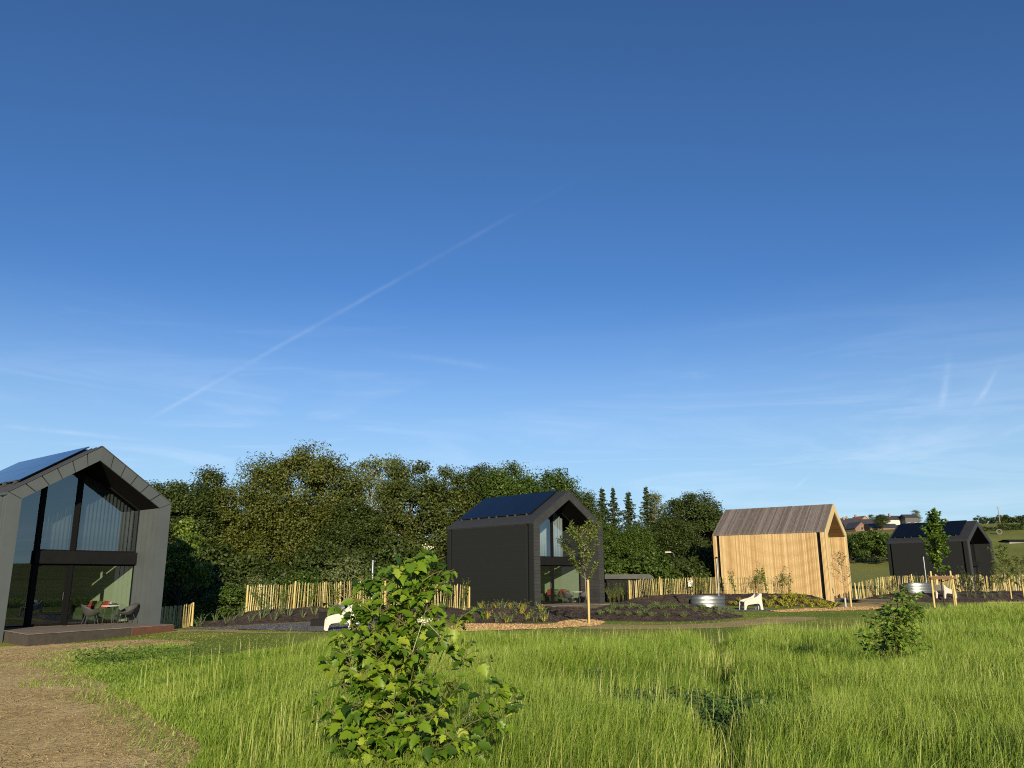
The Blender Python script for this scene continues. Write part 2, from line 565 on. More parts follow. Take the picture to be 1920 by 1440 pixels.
def ax(vals):
    return np.unique(np.concatenate(vals))


xs = ax([np.arange(-60, 90.1, 1.5), np.arange(-300, 300.1, 12), np.linspace(-4000, 4000, 81)])
ys = ax([np.arange(-12, 110.1, 1.5), np.arange(-300, 420.1, 12), np.linspace(-4000, 4000, 81)])
gx, gy = np.meshgrid(xs, ys)
gz = terrain(gx, gy)
nx, ny = len(xs), len(ys)
gv = np.stack([gx.ravel(), gy.ravel(), gz.ravel()], 1)
ii = (np.arange(ny - 1)[:, None] * nx + np.arange(nx - 1)[None, :]).ravel()
gq = np.stack([ii, ii + 1, ii + nx + 1, ii + nx], 1)
ground = struct(link('ground', npmesh('ground', gv, gq, np.zeros(len(gv)), 'field', True)))


def inpoly(P, poly):
    x, y = P[:, 0], P[:, 1]
    ins = np.zeros(len(P), bool)
    n = len(poly)
    for i in range(n):
        x0, y0 = poly[i]
        x1, y1 = poly[(i + 1) % n]
        c = ((y0 > y) != (y1 > y)) & (x < (x1 - x0) * (y - y0) / (y1 - y0 + 1e-12) + x0)
        ins ^= c
    return ins


def polydist(P, poly):
    d = np.full(len(P), 1e9)
    n = len(poly)
    for i in range(n):
        a = np.array(poly[i]); b = np.array(poly[(i + 1) % n])
        ab = b - a
        t = np.clip(((P - a) @ ab) / (ab @ ab + 1e-12), 0, 1)
        q = a + t[:, None] * ab
        d = np.minimum(d, np.hypot(*(P - q).T))
    return d


def resample(poly, step, jit=0.0, rng=RNG):
    out = []
    n = len(poly)
    for i in range(n):
        a = np.array(poly[i], float); b = np.array(poly[(i + 1) % n], float)
        k = max(1, int(np.hypot(*(b - a)) / step))
        for j in range(k):
            p = a + (b - a) * j / k
            out.append(p + rng.normal(size=2) * jit)
    return np.array(out)


def smoothpoly(p, it=2):
    for _ in range(it):
        p = .5 * p + .25 * np.roll(p, 1, 0) + .25 * np.roll(p, -1, 0)
    return p


def sheet(name, poly, m, lift, step=.5, jit=.08, cell=1.0):
    """flat ground sheet following the terrain: clipped grid cells inside a wobbly outline"""
    import bmesh
    P = smoothpoly(resample(poly, step, jit), 2)
    bm = bmesh.new()
    vs = [bm.verts.new((p[0], p[1], 0)) for p in P]
    bm.faces.new(vs)
    bmesh.ops.triangulate(bm, faces=bm.faces[:])
    x0, y0 = P.min(0); x1, y1 = P.max(0)
    for k in np.arange(math.ceil(x0 / cell) * cell, x1, cell):
        bmesh.ops.bisect_plane(bm, geom=bm.verts[:] + bm.edges[:] + bm.faces[:], plane_co=(k, 0, 0), plane_no=(1, 0, 0))
    for k in np.arange(math.ceil(y0 / cell) * cell, y1, cell):
        bmesh.ops.bisect_plane(bm, geom=bm.verts[:] + bm.edges[:] + bm.faces[:], plane_co=(0, k, 0), plane_no=(0, 1, 0))
    for v in bm.verts:
        v.co.z = float(terrain(v.co.x, v.co.y)) + lift
    bmesh.ops.recalc_face_normals(bm, faces=bm.faces[:])
    me = bpy.data.meshes.new(name)
    bm.to_mesh(me)
    bm.free()
    if me.polygons and me.polygons[0].normal.z < 0:
        me.flip_normals()
    me.materials.append(MT[m])
    o = struct(link(name, me))
    SURF.append(o)
    return o


def gp(pts):
    return [tuple(G(*p)[:2]) for p in pts]


lawn_poly = [(-60, 12), (-30, 14), (-12.5, 17.5)] + gp([(200, 1262), (380, 1250)]) + [tuple(G(a_, b_, .36)[:2]) for a_, b_ in ((620, 1230), (850, 1225), (1100, 1225), (1300, 1225), (1450, 1215), (1600, 1195), (1650, 1175), (1720, 1160), (1800, 1153), (1930, 1150))] + [(60, 44), (60, 62), (30, 66), (-30, 56), (-60, 50)]
sheet('lawn', lawn_poly, 'lawn', .012, 1.0, .1, 1.5)
dirt_poly = [(-2.0, 3.0)] + gp([(450, 1440), (398, 1397), (315, 1350), (225, 1297), (155, 1262), (140, 1246), (180, 1232), (340, 1213), (375, 1206), (330, 1202), (200, 1204), (90, 1209), (0, 1213), (-120, 1220)]) + [(-26, 24), (-34, 16), (-30, 3)]
sheet('dirt_path', dirt_poly, 'dirt', .020, .5, .12, 1.0)
sheet('mown_strip', gp([(1080, 1180), (1110, 1171), (1230, 1173), (1310, 1171), (1395, 1163), (1440, 1158), (1490, 1156), (1545, 1160), (1500, 1167), (1400, 1175), (1250, 1182)]), 'tan', .018, .5, .12, 1.5)
sheet('mown_edge', gp([(110, 1203), (230, 1192), (330, 1181), (470, 1186), (610, 1185), (600, 1188), (450, 1188), (300, 1187), (170, 1200)]), 'tan', .017, .5, .1, 1.5)
sheet('gravel_patio', gp([(325, 1179), (420, 1177), (520, 1171), (640, 1165), (735, 1163), (740, 1181), (640, 1186), (520, 1183), (400, 1182)]), 'gravel', .024, .4, .05, 1.0)
sheet('gravel_court', gp([(1290, 1137), (1360, 1139), (1375, 1142), (1440, 1141), (1455, 1145), (1400, 1147), (1330, 1150), (1285, 1150)]), 'gravel', .024, .4, .05, 1.0)
sheet('gravel_yard', gp([(1690, 1122), (1800, 1122), (1850, 1124), (1850, 1129), (1780, 1131), (1690, 1130)]), 'gravel', .024, .4, .05, 1.0)
sheet('bark_mulch', gp([(835, 1179), (866, 1170), (1030, 1172), (1060, 1164), (1108, 1162), (1138, 1168), (1120, 1174), (1040, 1179), (930, 1183), (860, 1186)]), 'chips', .028, .4, .08, 1.0)
sheet('bark_mulch', gp([(1440, 1146), (1500, 1142), (1560, 1140), (1620, 1138), (1655, 1139), (1640, 1144), (1560, 1146), (1460, 1149)]), 'chips', .028, .4, .08, 1.0)
sheet('bark_mulch', gp([(1845, 1131), (1880, 1125), (1925, 1121), (1990, 1119), (1990, 1129), (1920, 1132)]), 'chips', .028, .4, .08, 1.0)
sheet('footpath', gp([(1565, 1134), (1620, 1129), (1690, 1126), (1740, 1130), (1700, 1136), (1640, 1138), (1570, 1140)]), 'tan', .022, .4, .05, 1.0)


# planting beds: raised mounds
def bed(outline, h, w, m, seed):
    rng = np.random.default_rng(seed)
    P = smoothpoly(resample(outline, .3, .04, rng), 3)
    c = P.mean(0)
    S = [1.0, .985, .96, .92, .87, .8, .72, .62, .5, .36, .2, .08]
    V, F = [], []
    n = len(P)
    for s in S:
        Q = c + (P - c) * s
        d = polydist(Q, [tuple(p) for p in P]) if s < 1 else np.zeros(n)
        lump = .05 * np.sin(Q[:, 0] * 2.1 + seed) * np.sin(Q[:, 1] * 1.7 + .6) + .035 * np.sin(Q[:, 0] * 5.3) * np.sin(Q[:, 1] * 4.1 + seed) + rng.normal(size=n) * .018
        hz = h * sm(0, w, d) * (1 + 0 * d) + lump * sm(0, .5, d)
        z = terrain(Q[:, 0], Q[:, 1]) + hz + (.03 if s < 1 else -.05)
        V.append(np.stack([Q[:, 0], Q[:, 1], z], 1))
    V = np.concatenate(V)
    ctr = np.array([[c[0], c[1], float(terrain(*c)) + h]])
    m_ = len(S)
    mb = MB()
    fs = []
    for i in range(m_ - 1):
        for k in range(n):
            k2 = (k + 1) % n
            fs.append((i * n + k, i * n + k2, (i + 1) * n + k2, (i + 1) * n + k))
    b = (m_ - 1) * n
    for k in range(n):
        fs.append((b + k, b + (k + 1) % n, m_ * n))
    mb.add(np.concatenate([V, ctr]), fs)
    o = mb.build('planting_bed', m, None, True)
    me = o.data
    if me.polygons[0].normal.z < 0:
        me.flip_normals()
    struct(o)
    SURF.append(o)
    return o


bed1 = bed(gp([(322, 1174), (420, 1176), (520, 1170), (640, 1163), (760, 1161), (862, 1160)]) + [(-1.0, 38.5), (-1.2, 42.2), (-6, 41.8), (-12, 40.2), (-15.4, 39.5)], .46, 2.6, 'soil', 1)
bed2 = bed([(-2.6, 33.6), (-1.8, 32.8), (.4, 32.6), (1.5, 33.1), (2.3, 34.6), (2.4, 37), (1.6, 39.2), (-.9, 39.4), (-3.0, 37.8), (-3.3, 35.5)], .62, 2.3, 'mat_shiny', 2)
bed3 = bed(gp([(1048, 1159), (1130, 1165), (1230, 1167), (1310, 1166), (1393, 1159)]) + [(10.5, 38.3), (9.6, 43), (7.2, 45.3), (3.9, 44.9), (3.0, 40.5)], .50, 2.4, 'soil', 3)
bed6 = bed([(1.9, 39.2), (3.7, 39.4), (4.4, 45), (5.6, 46.4), (3.6, 47.6), (1.7, 47.6)], .13, 1.2, 'soil', 6)
bed4 = bed([(13.4, 52.6), (14.6, 50.9), (17, 50.2), (19.6, 50.2), (21.0, 53), (20.6, 56.2), (17.6, 58.8), (12, 58.9), (7.2, 58.2), (6.8, 56), (9.5, 54.4)], .60, 2.2, 'soil', 4)
bed5 = bed([(24.4, 60), (25.5, 57.6), (28, 56.8), (33, 56.3), (40, 57), (46, 59), (46, 66), (36, 69.5), (26, 65)], .5, 2.5, 'soil', 5)
bpy.context.view_layer.update()
TREES = []
for o in [ground] + SURF:
    TREES.append(BVHTree.FromPolygons([o.matrix_world @ v.co for v in o.data.vertices], [tuple(p.vertices) for p in o.data.polygons]))


def gz_at(x, y):
    z = -1e9
    for t in TREES:
        h = t.ray_cast(Vector((x, y, 60)), Vector((0, 0, -1)))
        if h[0] is not None:
            z = max(z, h[0].z)
    return z


def onbed(px, py, y0, y1):
    """point of the bed surface seen at a pixel"""
    d = Vector(ray(px, py)).normalized()
    best = None
    for t in TREES:
        h = t.ray_cast(Vector((0, 0, EYE)), d)
        if h[0] is not None and (best is None or h[3] < best[1]):
            best = (h[0], h[3])
    return np.array(best[0]) if best else np.array(G(px, py))


# ------------------------------------------------------------------ lodges
W_, L_, E_, R_ = 6.435, 8.38, 5.0, 2.09
SL = R_ / (W_ / 2)                      # roof slope
HS = [(-18.814, 30.111, -.02, 51.76), (1.286, 49.838, .15, 43.61), (22.27, 58.199, -.02, 55.98), (46.588, 84.097, .40, 40.42)]
IN = .49                                # thickness of walls and roof edge
INZ = 4.77
INA = 6.52
GY = 1.65                               # glass line


def roofz(x, off=0.0):
    return E_ + SL * min(x, W_ - x) + off


def soffz(x):
    return INZ + (INA - INZ) / (W_ / 2 - IN) * (min(x, W_ - x) - IN)


def lodge(i, style, label):
    x, y, z, a = HS[i]
    t = thing('lodge', label, 'cabin', (x, y, z), rad(a))
    b = -.6
    wallm = {'metal': 'grey_metal', 'board': 'black_board', 'larch': 'larch', 'plain': 'black_board'}[style]
    framem = {'metal': 'grey_metal', 'board': 'charcoal_board', 'larch': 'larch_pale', 'plain': 'charcoal_board'}[style]
    inm = {'metal': 'grey_metal', 'board': 'charcoal_board', 'larch': 'larch', 'plain': 'black_board'}[style]
    roofm = {'metal': 'slate_metal', 'board': 'charcoal_roof', 'larch': 'grey_wood', 'plain': 'charcoal_roof'}[style]
    c = .12
    # dark structural shell (walls and roof deck as one tunnel)
    out = [(c, b), (c, E_ - .06), (W_ / 2, E_ + R_ - .17), (W_ - c, E_ - .06), (W_ - c, b)]
    inn = [(IN - .03, b), (IN - .03, INZ + .03), (W_ / 2, INA + .04), (W_ - IN + .03, INZ + .03), (W_ - IN + .03, b)]
    MB().ring(out, inn, 'y', .07, L_ - .06).build('shell', 'black', t)
    MB().prism([(IN, b), (IN, INZ), (W_ / 2, INA), (W_ - IN, INZ), (W_ - IN, b)], 'y', L_ - .42, L_ - .02).build('back_wall', wallm, t)
    # front portal frame: joined boards / panels
    f = MB()
    o5 = [(0, b), (0, E_), (W_ / 2, E_ + R_), (W_, E_), (W_, b)]
    i5 = [(IN, b), (IN, INZ), (W_ / 2, INA), (W_ - IN, INZ), (W_ - IN, b)]
    nseg = {'metal': 6, 'board': 26, 'larch': 1, 'plain': 1}[style]
    gap = {'metal': .022, 'board': .006, 'larch': 0, 'plain': 0}[style]

    def lerp(p, q, s):
        return (p[0] + (q[0] - p[0]) * s, p[1] + (q[1] - p[1]) * s)
    for (p0, p1, q0, q1) in ((o5[1], o5[2], i5[1], i5[2]), (o5[2], o5[3], i5[2], i5[3])):
        for k in range(nseg):
            s0, s1 = k / nseg, (k + 1) / nseg
            g = gap / 3.8
            f.prism([lerp(p0, p1, s0 + (g if k else 0)), lerp(p0, p1, s1 - (g if k < nseg - 1 else 0)), lerp(q0, q1, s1 - (g if k < nseg - 1 else 0)), lerp(q0, q1, s0 + (g if k else 0))], 'y', -.02, .06, random.random())
    for sx in (0, 1):
        xa, xb = (0, IN) if sx == 0 else (W_ - IN, W_)
        oz, iz = (E_, INZ)
        if style == 'board':
            n = 26
            zz = [b + (INZ - .02 - b) * k / n for k in range(n + 1)]
            for k in range(n):
                f.box(xa, xb, -.02, .06, zz[k] + .004, zz[k + 1] - .004, random.random())
            f.prism([(xa, INZ - .02), (xb, INZ - .02), (xb, E_ if sx else INZ), (xa, INZ if sx else E_)], 'y', -.02, .06)
        else:
            f.prism([(xa, b), (xb, b), (xb, (E_ if sx else INZ) - gap), (xa, (INZ if sx else E_) - gap)], 'y', -.02, .06, random.random())
    f.build('gable_frame', framem, t)
    if style == 'metal' or style == 'board':       # flashing lip along the verge
        m = MB()
        for (p, q) in ((o5[1], o5[2]), (o5[2], o5[3])):
            n_ = np.array([-(q[1] - p[1]), q[0] - p[0]]); n_ = n_ / np.linalg.norm(n_)
            m.prism([p, q, (q[0] + n_[0] * .035, q[1] + n_[1] * .035), (p[0] + n_[0] * .035, p[1] + n_[1] * .035)], 'y', -.05, .05)
        m.build('verge_flashing', 'slate_metal' if style == 'metal' else 'charcoal_board', t)
    # side cladding, both sides, with two slots for the downpipes
    slots = [(.06, .44), (.68, 7.88), (8.10, L_)]
    top = E_ - .13
    for side in (0, 1):
        w = MB()
        xa, xb = (0.0, c) if side == 0 else (W_ - c, W_)
        for (ya, yb) in slots:
            if style == 'board':
                n = 33
                hh = (top - b) / n
                for k in range(n):
                    v = random.random()
                    z0, z1 = b + k * hh, b + (k + 1) * hh - .001
                    xo, xi = (xa, xb) if side == 0 else (xb, xa)
                    d_ = .004 if side == 0 else -.004
                    w.prism([(xo, z0), (xo + d_, z1), (xi, z1), (xi, z0)], 'y', ya, yb, v)
            elif style == 'larch':
                n = max(3, int((yb - ya) / .072))
                for k in range(n):
                    y0 = ya + (yb - ya) * k / n
                    d_ = random.choice((0, 0, .012, .02)) if side == 0 else 0
                    w.box(xa + d_, xb, y0, y0 + (yb - ya) / n - .016, b, top, random.random())
            elif style == 'metal':
                w.box(xa + .02 * (1 - side), xb - .02 * side, ya, yb, b, top, random.random())
                n = max(1, int((yb - ya) / .42))
                for k in range(n):
                    y0 = ya + (yb - ya) * (k + .5) / n
                    w.box(xa, xb, y0 - .012, y0 + .012, b, top - .01)
            else:
                w.box(xa, xb, ya, yb, b, top)
        w.build('side_wall', wallm, t)
        for ya in (.56, 7.99) if style != 'plain' else ():
            xm = .075 if side == 0 else W_ - .075
            MB().tube([(xm, ya - .07, b), (xm, ya - .07, top)], .035, 10).build('downpipe', 'black' if style in ('larch', 'plain') else 'slate_metal', t, True)
    # roof skins
    r = MB()
    nyb = {'metal': 20, 'board': 20, 'larch': 72, 'plain': 20}[style]
    for side in (0, 1):
        def P(xv, off):
            return (xv, roofz(xv, off)) if side == 0 else (W_ - xv, roofz(xv, off))
        for k in range(nyb):
            y0, y1 = .06 + (L_ - .06) * k / nyb, .06 + (L_ - .06) * (k + 1) / nyb
            v = random.random()
            g = .014 if style == 'larch' else 0
            lift = random.choice((0, .006, .012)) if style == 'larch' else 0
            if style in ('larch', 'metal'):
                r.prism([P(-.02 if style == 'larch' else 0, lift), P(W_ / 2, lift), P(W_ / 2, -.15), P(-.02 if style == 'larch' else 0, -.11)], 'y', y0, y1 - g, v)
            if style == 'metal' and k:
                r.prism([P(.02, .03), P(W_ / 2, .03), P(W_ / 2, -.02), P(.02, -.02)], 'y', y0 - .012, y0 + .012, v)
        if style in ('board', 'plain'):
            nr = 14
            for k in range(nr):
                x0, x1 = W_ / 2 * k / nr, W_ / 2 * (k + 1) / nr
                r.prism([P(x0, .016), P(x1, 0), P(x1, -.15), P(x0, -.15)], 'y', .06, L_, random.random())
    r.build('roof', roofm, t)
    g_ = MB()
    g_.box(-.03, c, .06, L_ - .02, top + .02, E_ - .012) if style != 'larch' else g_.box(.03, c, .06, L_ - .02, top + .005, E_ - .06)
    g_.build('gutter', 'slate_metal' if style == 'metal' else ('charcoal_roof' if style != 'larch' else 'black'), t)
    # porch lining and soffit
    for side in (0, 1):
        w = MB()
        xa, xb = (IN - .03, IN) if side == 0 else (W_ - IN, W_ - IN + .03)
        if style == 'board':
            n = 22
            for k in range(n):
                w.box(xa, xb, .06, GY, (INZ) * k / n + .004, INZ * (k + 1) / n - .004, random.random())
        elif style == 'larch':
            n = 22
            for k in range(n):
                d_ = random.choice((0, .008, .014))
                w.box(xa - (d_ if side else 0), xb + (0 if side else d_), .06 + (GY - .06) * k / n, .06 + (GY - .06) * (k + 1) / n - .016, b, INZ - .01, random.random())
        elif style == 'metal':
            yy = [.06, .44, .84, 1.24, GY]
            for k in range(4):
                w.box(xa - .025 * side, xb + .025 * (1 - side), yy[k] + .025, yy[k + 1] - .025, b, INZ - .012, random.random())
        else:
            w.box(xa, xb, .06, GY, b, INZ - .01)
        w.build('porch_wall', inm, t)
    s_ = MB()
    nb = 18
    for side in (0, 1):
        for k in range(nb):
            x0 = IN + (W_ / 2 - IN) * k / nb
            x1 = IN + (W_ / 2 - IN) * (k + 1) / nb - .006
            pl = [(x0, soffz(x0)), (x1, soffz(x1)), (x1, soffz(x1) + .03), (x0, soffz(x0) + .03)]
            if side:
                pl = [(W_ - u, v) for u, v in pl]
            s_.prism(pl, 'y', .061, GY + 3, random.random())
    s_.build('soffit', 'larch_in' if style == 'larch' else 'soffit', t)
    # glazed wall
    x0, x1 = IN, W_ - IN

    def window(xa, xb, za, zb_fn, nm='window', fw=.055):
        """glazed light between xa and xb; head may slope"""
        xs_ = [xa] + ([W_ / 2] if xa < W_ / 2 - .05 and xb > W_ / 2 + .05 else []) + [xb]
        topo = [(v, zb_fn(v)) for v in xs_]
        outer = [(xa, za)] + topo + [(xb, za)]
        topi = [(min(max(v, xa + fw), xb - fw), zb_fn(min(max(v, xa + fw), xb - fw)) - fw * 1.15) for v in xs_]
        inner = [(xa + fw, za + fw)] + topi + [(xb - fw, za + fw)]
        m = MB()
        m.ring(outer, inner, 'y', GY - .03, GY + .05)
        m.box(xa, xb, GY - .03, GY + .05, za, za + fw)
        w = m.build(nm, 'black', t)
        q = MB()
        n = len(inner)
        q.add([(u, GY, v) for u, v in inner], [tuple(range(n))[::-1]])
        q.build('pane', 'glass', w)
        return w
    ZB0, ZB1 = 2.42, 2.93
    if style in ('metal', 'board', 'plain', 'larch'):
        window(x0, 1.84, .02, lambda v: soffz(v) - .01)
        window(1.96, 3.22, ZB1, lambda v: soffz(v) - .01)
        window(3.36, x1, ZB1, lambda v: soffz(v) - .01)
        d = window(1.96, 3.22, .02, lambda v: ZB0, 'door', .085)
        MB().tube([(3.10, GY - .06, 1.0), (3.10, GY - .06, 1.3)], .015, 8).build('handle', 'steel_leg', d)
        window(3.36, x1, .02, lambda v: ZB0)
        m = MB()
        m.box(1.84, 1.96, GY - .06, GY + .06, .02, soffz(1.84) - .01)
        m.box(3.22, 3.36, GY - .06, GY + .06, .02, ZB0)
        m.box(3.22, 3.36, GY - .06, GY + .06, ZB1, soffz(3.22) - .01)
        m.build('mullion', 'black', t)
        MB().bbox(1.80, x1, GY - .20, GY + .08, ZB0 + .002, ZB1 - .002, .012).build('floor_band', 'band', t)
    # inside
    MB().box(x0, x1, GY - .03, L_ - .43, -.25, .018).build('floor', 'floor', t)
    MB().box(x0, x1, GY + 2.2, L_ - .43, ZB0, ZB1).build('mezzanine', 'room_dark', t)
    ln = MB()
    ln.box(x1 - .02, x1, GY + .09, L_ - .43, .02, ZB0 - .01)
    ln.build('room_wall', 'sage' if style in ('metal', 'board') else 'room_dark', t)
    ln = MB()
    ln.box(x0, x0 + .02, GY + .06, L_ - .43, .02, INZ)
    ln.box(x0 + .02, x1 - .02, GY + 4.6, GY + 4.68, .02, ZB0)
    ln.build('partition', 'room_dark', t)
    # solar panels
    if style != 'larch':
        nx_ = 4
        for rr in range(2):
            for cc in range(nx_):
                xa = .70 + rr * 1.235
                xb = xa + 1.215
                ya = .95 + cc * 1.77
                yb = ya + 1.75
                m = MB()
                m.prism([(xa, roofz(xa, .10)), (xb, roofz(xb, .10)), (xb, roofz(xb, .145)), (xa, roofz(xa, .145))], 'y', ya, yb)
                m.build('solar_panel', 'solar', t)
        m = MB()
        for cc in range(nx_):
            for dy in (.35, 1.4):
                yy = .95 + cc * 1.77 + dy
                m.prism([(.64, roofz(.64, .03)), (3.16, roofz(3.16, .03)), (3.16, roofz(3.16, .098)), (.64, roofz(.64, .098))], 'y', yy - .025, yy + .025)
                m.prism([(.60, roofz(.60, .03)), (.68, roofz(.68, .03)), (.68, roofz(.68, .17)), (.60, roofz(.60, .17))], 'y', yy - .03, yy + .03)
        m.build('panel_rail', 'steel_leg', t)
    return t


LG = [lodge(0, 'metal', 'grey zinc clad lodge with big gable window, nearest, cut by the left edge'),
      lodge(1, 'board', 'black weatherboard lodge with solar roof standing behind the staked young tree'),
      lodge(2, 'larch', 'golden larch clad lodge with weathered grey board roof'),
      lodge(3, 'plain', 'black lodge farthest right, half hidden behind the paling fence')]


def hw(i, lx, ly, lz=0.0):
    x, y, z, a = HS[i]
    a = rad(a)
    return (x + lx * math.cos(a) - ly * math.sin(a), y + lx * math.sin(a) + ly * math.cos(a), z + lz)


def deck(i, poly, top, bot, label, red=None, name='wooden_deck'):
    x, y, z, a = HS[i]
    t = thing(name, label, 'deck', (x, y, z), rad(a))
    import bmesh
    # boards run along x, cut to the outline
    bd = MB()
    ys_ = [p[1] for p in poly]
    y0, y1 = min(ys_), max(ys_)
    P = [np.array(p) for p in poly]
    n = int((y1 - y0) / .145)
    for k in range(n):
        ya = y0 + (y1 - y0) * k / n
        yb = y0 + (y1 - y0) * (k + 1) / n - .007

        def span(yv):
            xsn = []
            for j in range(len(P)):
                p, q = P[j], P[(j + 1) % len(P)]
                if (p[1] <= yv < q[1]) or (q[1] <= yv < p[1]):
                    xsn.append(p[0] + (q[0] - p[0]) * (yv - p[1]) / (q[1] - p[1]))
            return (min(xsn), max(xsn)) if len(xsn) >= 2 else None
        s0, s1 = span(ya + 1e-4), span(yb - 1e-4)
        if s0 and s1:
            bd.prism([(s0[0], ya), (s0[1], ya), (s1[1], yb), (s1[0], yb)], 'z', top - .028, top, random.random())
    bd.build('deck_boards', 'deck', t)
    fr = MB()
    c_ = np.mean(P, 0)
    fr.prism([tuple(c_ + (p - c_) * .985) for p in P], 'z', bot, top - .03)
    fr.build('deck_frame', 'deck_edge', t)
    if red:
        p, q = np.array(red[0]), np.array(red[1])
        d = (q - p) / np.linalg.norm(q - p)
        nrm = np.array([d[1], -d[0]])
        MB().prism([tuple(p), tuple(q), tuple(q + nrm * .03), tuple(p + nrm * .03)], 'z', bot, top - .031).build('end_board', 'deck_red', t)
    return t


deck(0, [(IN + .01, GY - .04), (IN + .01, -.3), (.08, -3.08), (6.2, -1.5), (6.2, -.3), (W_ - IN - .01, -.3), (W_ - IN - .01, GY - .04)], .012, -.5,
     'low angled timber deck in front of the grey zinc lodge', red=((4.2, -2.03), (6.2, -1.53)))
deck(1, [(IN + .01, GY - .04), (IN + .01, -.3), (.3, -1.1), (6.6, -1.5), (6.6, -.3), (W_ - IN - .01, -.3), (W_ - IN - .01, GY - .04)], .012, -.4,
     'timber deck under the porch of the black weatherboard lodge')
deck(2, [(IN + .01, GY - .04), (IN + .01, -.3), (IN + .02, -4.6), (4.3, -4.6), (6.8, -.6), (W_ - IN - .01, -.3), (W_ - IN - .01, GY - .04)], .22, -.1,
     'raised dark edged deck in front of the golden larch lodge')
deck(3, [(IN + .01, GY - .04), (IN + .01, -1.2), (6.2, -1.2), (W_ - IN - .01, -.3), (W_ - IN - .01, GY - .04)], .012, -.4,
     'deck of the black lodge farthest right, behind the paling fence')


# ------------------------------------------------------------------ furniture
def pleats(i, xa, xb, za, ztop, y, m, label, wl=.11, amp=.035, group=None):
    n = int((xb - xa) / wl * 6)
    mb = MB()
    top, botm = [], []
    for k in range(n + 1):
        xv = xa + (xb - xa) * k / n
        yv = y + amp * math.sin(2 * PI * k / 6) + random.uniform(-.008, .008)
        top.append((xv, yv, ztop(xv)))
        botm.append((xv, yv, za))
    N = n + 1
    mb.add(top + botm, [(k, k + 1, N + k + 1, N + k) for k in range(n)])
    o = mb.build('curtain', m, None, True)
    md = o.modifiers.new('thick', 'SOLIDIFY')
    md.thickness = .006
    x, y_, z, a = HS[i]
    o.location = (x, y_, z)
    o.rotation_euler = (0, 0, rad(a))
    return tag(o, label, 'curtain', group)


pleats(0, .62, 1.80, 2.95, lambda v: soffz(v) - .55, GY + .30, 'curtain', 'grey curtain in the narrow left light of the zinc lodge window', .16)
pleats(0, 2.00, 3.20, 2.95, lambda v: soffz(v) - .75, GY + .30, 'curtain', 'grey curtain in the middle upper window of the zinc lodge', .16)
pleats(0, 3.40, 5.85, 2.95, lambda v: soffz(v) - .12, GY + .30, 'curtain', 'grey curtain in the wide right upper window of the zinc lodge', .16)
pleats(1, .62, 3.15, 2.95, lambda v: soffz(v) - .15, GY + .30, 'curtain_pale', 'pale curtain in the left upper window of the black weatherboard lodge', .22, .05)
pleats(1, 3.40, 4.7, 2.95, lambda v: soffz(v) - .2, GY + .30, 'curtain_pale', 'pale curtain in the right upper window of the black weatherboard lodge', .24, .05)


def tub_chair(i, lx, ly, rz, label):
    t = thing('armchair', label, 'chair', hw(i, lx, ly, .013), rad(HS[i][3]) + rz)
    # woven shell: bowl with rising back
    mb = MB()
    n, m = 22, 7
    vs = []
    for j in range(m):
        s = j / (m - 1)
        for k in range(n):
            th = 2 * PI * k / n
            back = .5 - .5 * math.cos(th)          # 1 at the back (th = pi)
            rr = .19 + .15 * s ** .8
            h = .36 + s * (.10 + .36 * back ** 1.4) * (s ** .3)
            cx = -.07 * back * s
            vs.append((cx + rr * math.cos(th), rr * 1.02 * math.sin(th), h))
    fs = []
    for j in range(m - 1):
        for k in range(n):
            k2 = (k + 1) % n
            fs.append((j * n + k, j * n + k2, (j + 1) * n + k2, (j + 1) * n + k))
    vs.append((0, 0, .35))
    for k in range(n):
        fs.append((k, (k + 1) % n, len(vs) - 1))
    o = mb.add(vs, fs).build('seat', 'rattan', t, True)
    md = o.modifiers.new('thick', 'SOLIDIFY')
    md.thickness = .02
    for sx in (-1, 1):
        for sy in (-1, 1):
            MB().tube([(sx * .26, sy * .25, 0), (sx * .17, sy * .17, .37)], .011, 8).build('leg', 'steel_leg', t, True)
    MB().lathe([(.335, .455), (.35, .465), (.335, .475), (.32, .465), (.335, .455)], 4).v
    return t


def bistro(i, lx, ly, label):
    t = thing('bistro_table', label, 'table', hw(i, lx, ly, .013), rad(HS[i][3]))
    MB().lathe([(0.0, .715), (.35, .715), (.365, .725), (.365, .738), (.355, .745), (0.0, .745)], 28).build('table_top', 'table_top', t, True)
    for k in range(3):
        th = 2 * PI * k / 3 + .4
        MB().tube([(.27 * math.cos(th), .27 * math.sin(th), 0), (.2 * math.cos(th), .2 * math.sin(th), .714)], .012, 8).build('leg', 'steel_leg', t, True)
    return t


tub_chair(0, 4.02, 1.02, rad(-10), 'dark woven armchair left of the bistro table on the zinc lodge porch')
bistro(0, 4.72, .86, 'round pale topped bistro table on the zinc lodge porch')
tub_chair(0, 5.42, .82, rad(185), 'dark woven armchair right of the bistro table, against the zinc porch wall')
tub_chair(1, 3.95, .95, rad(-5), 'dark woven armchair left of the bistro table at the black weatherboard lodge')
bistro(1, 4.65, .80, 'bistro table on the porch of the black weatherboard lodge')
tub_chair(1, 5.35, .75, rad(185), 'dark woven armchair behind the young tree trunk, black weatherboard lodge')


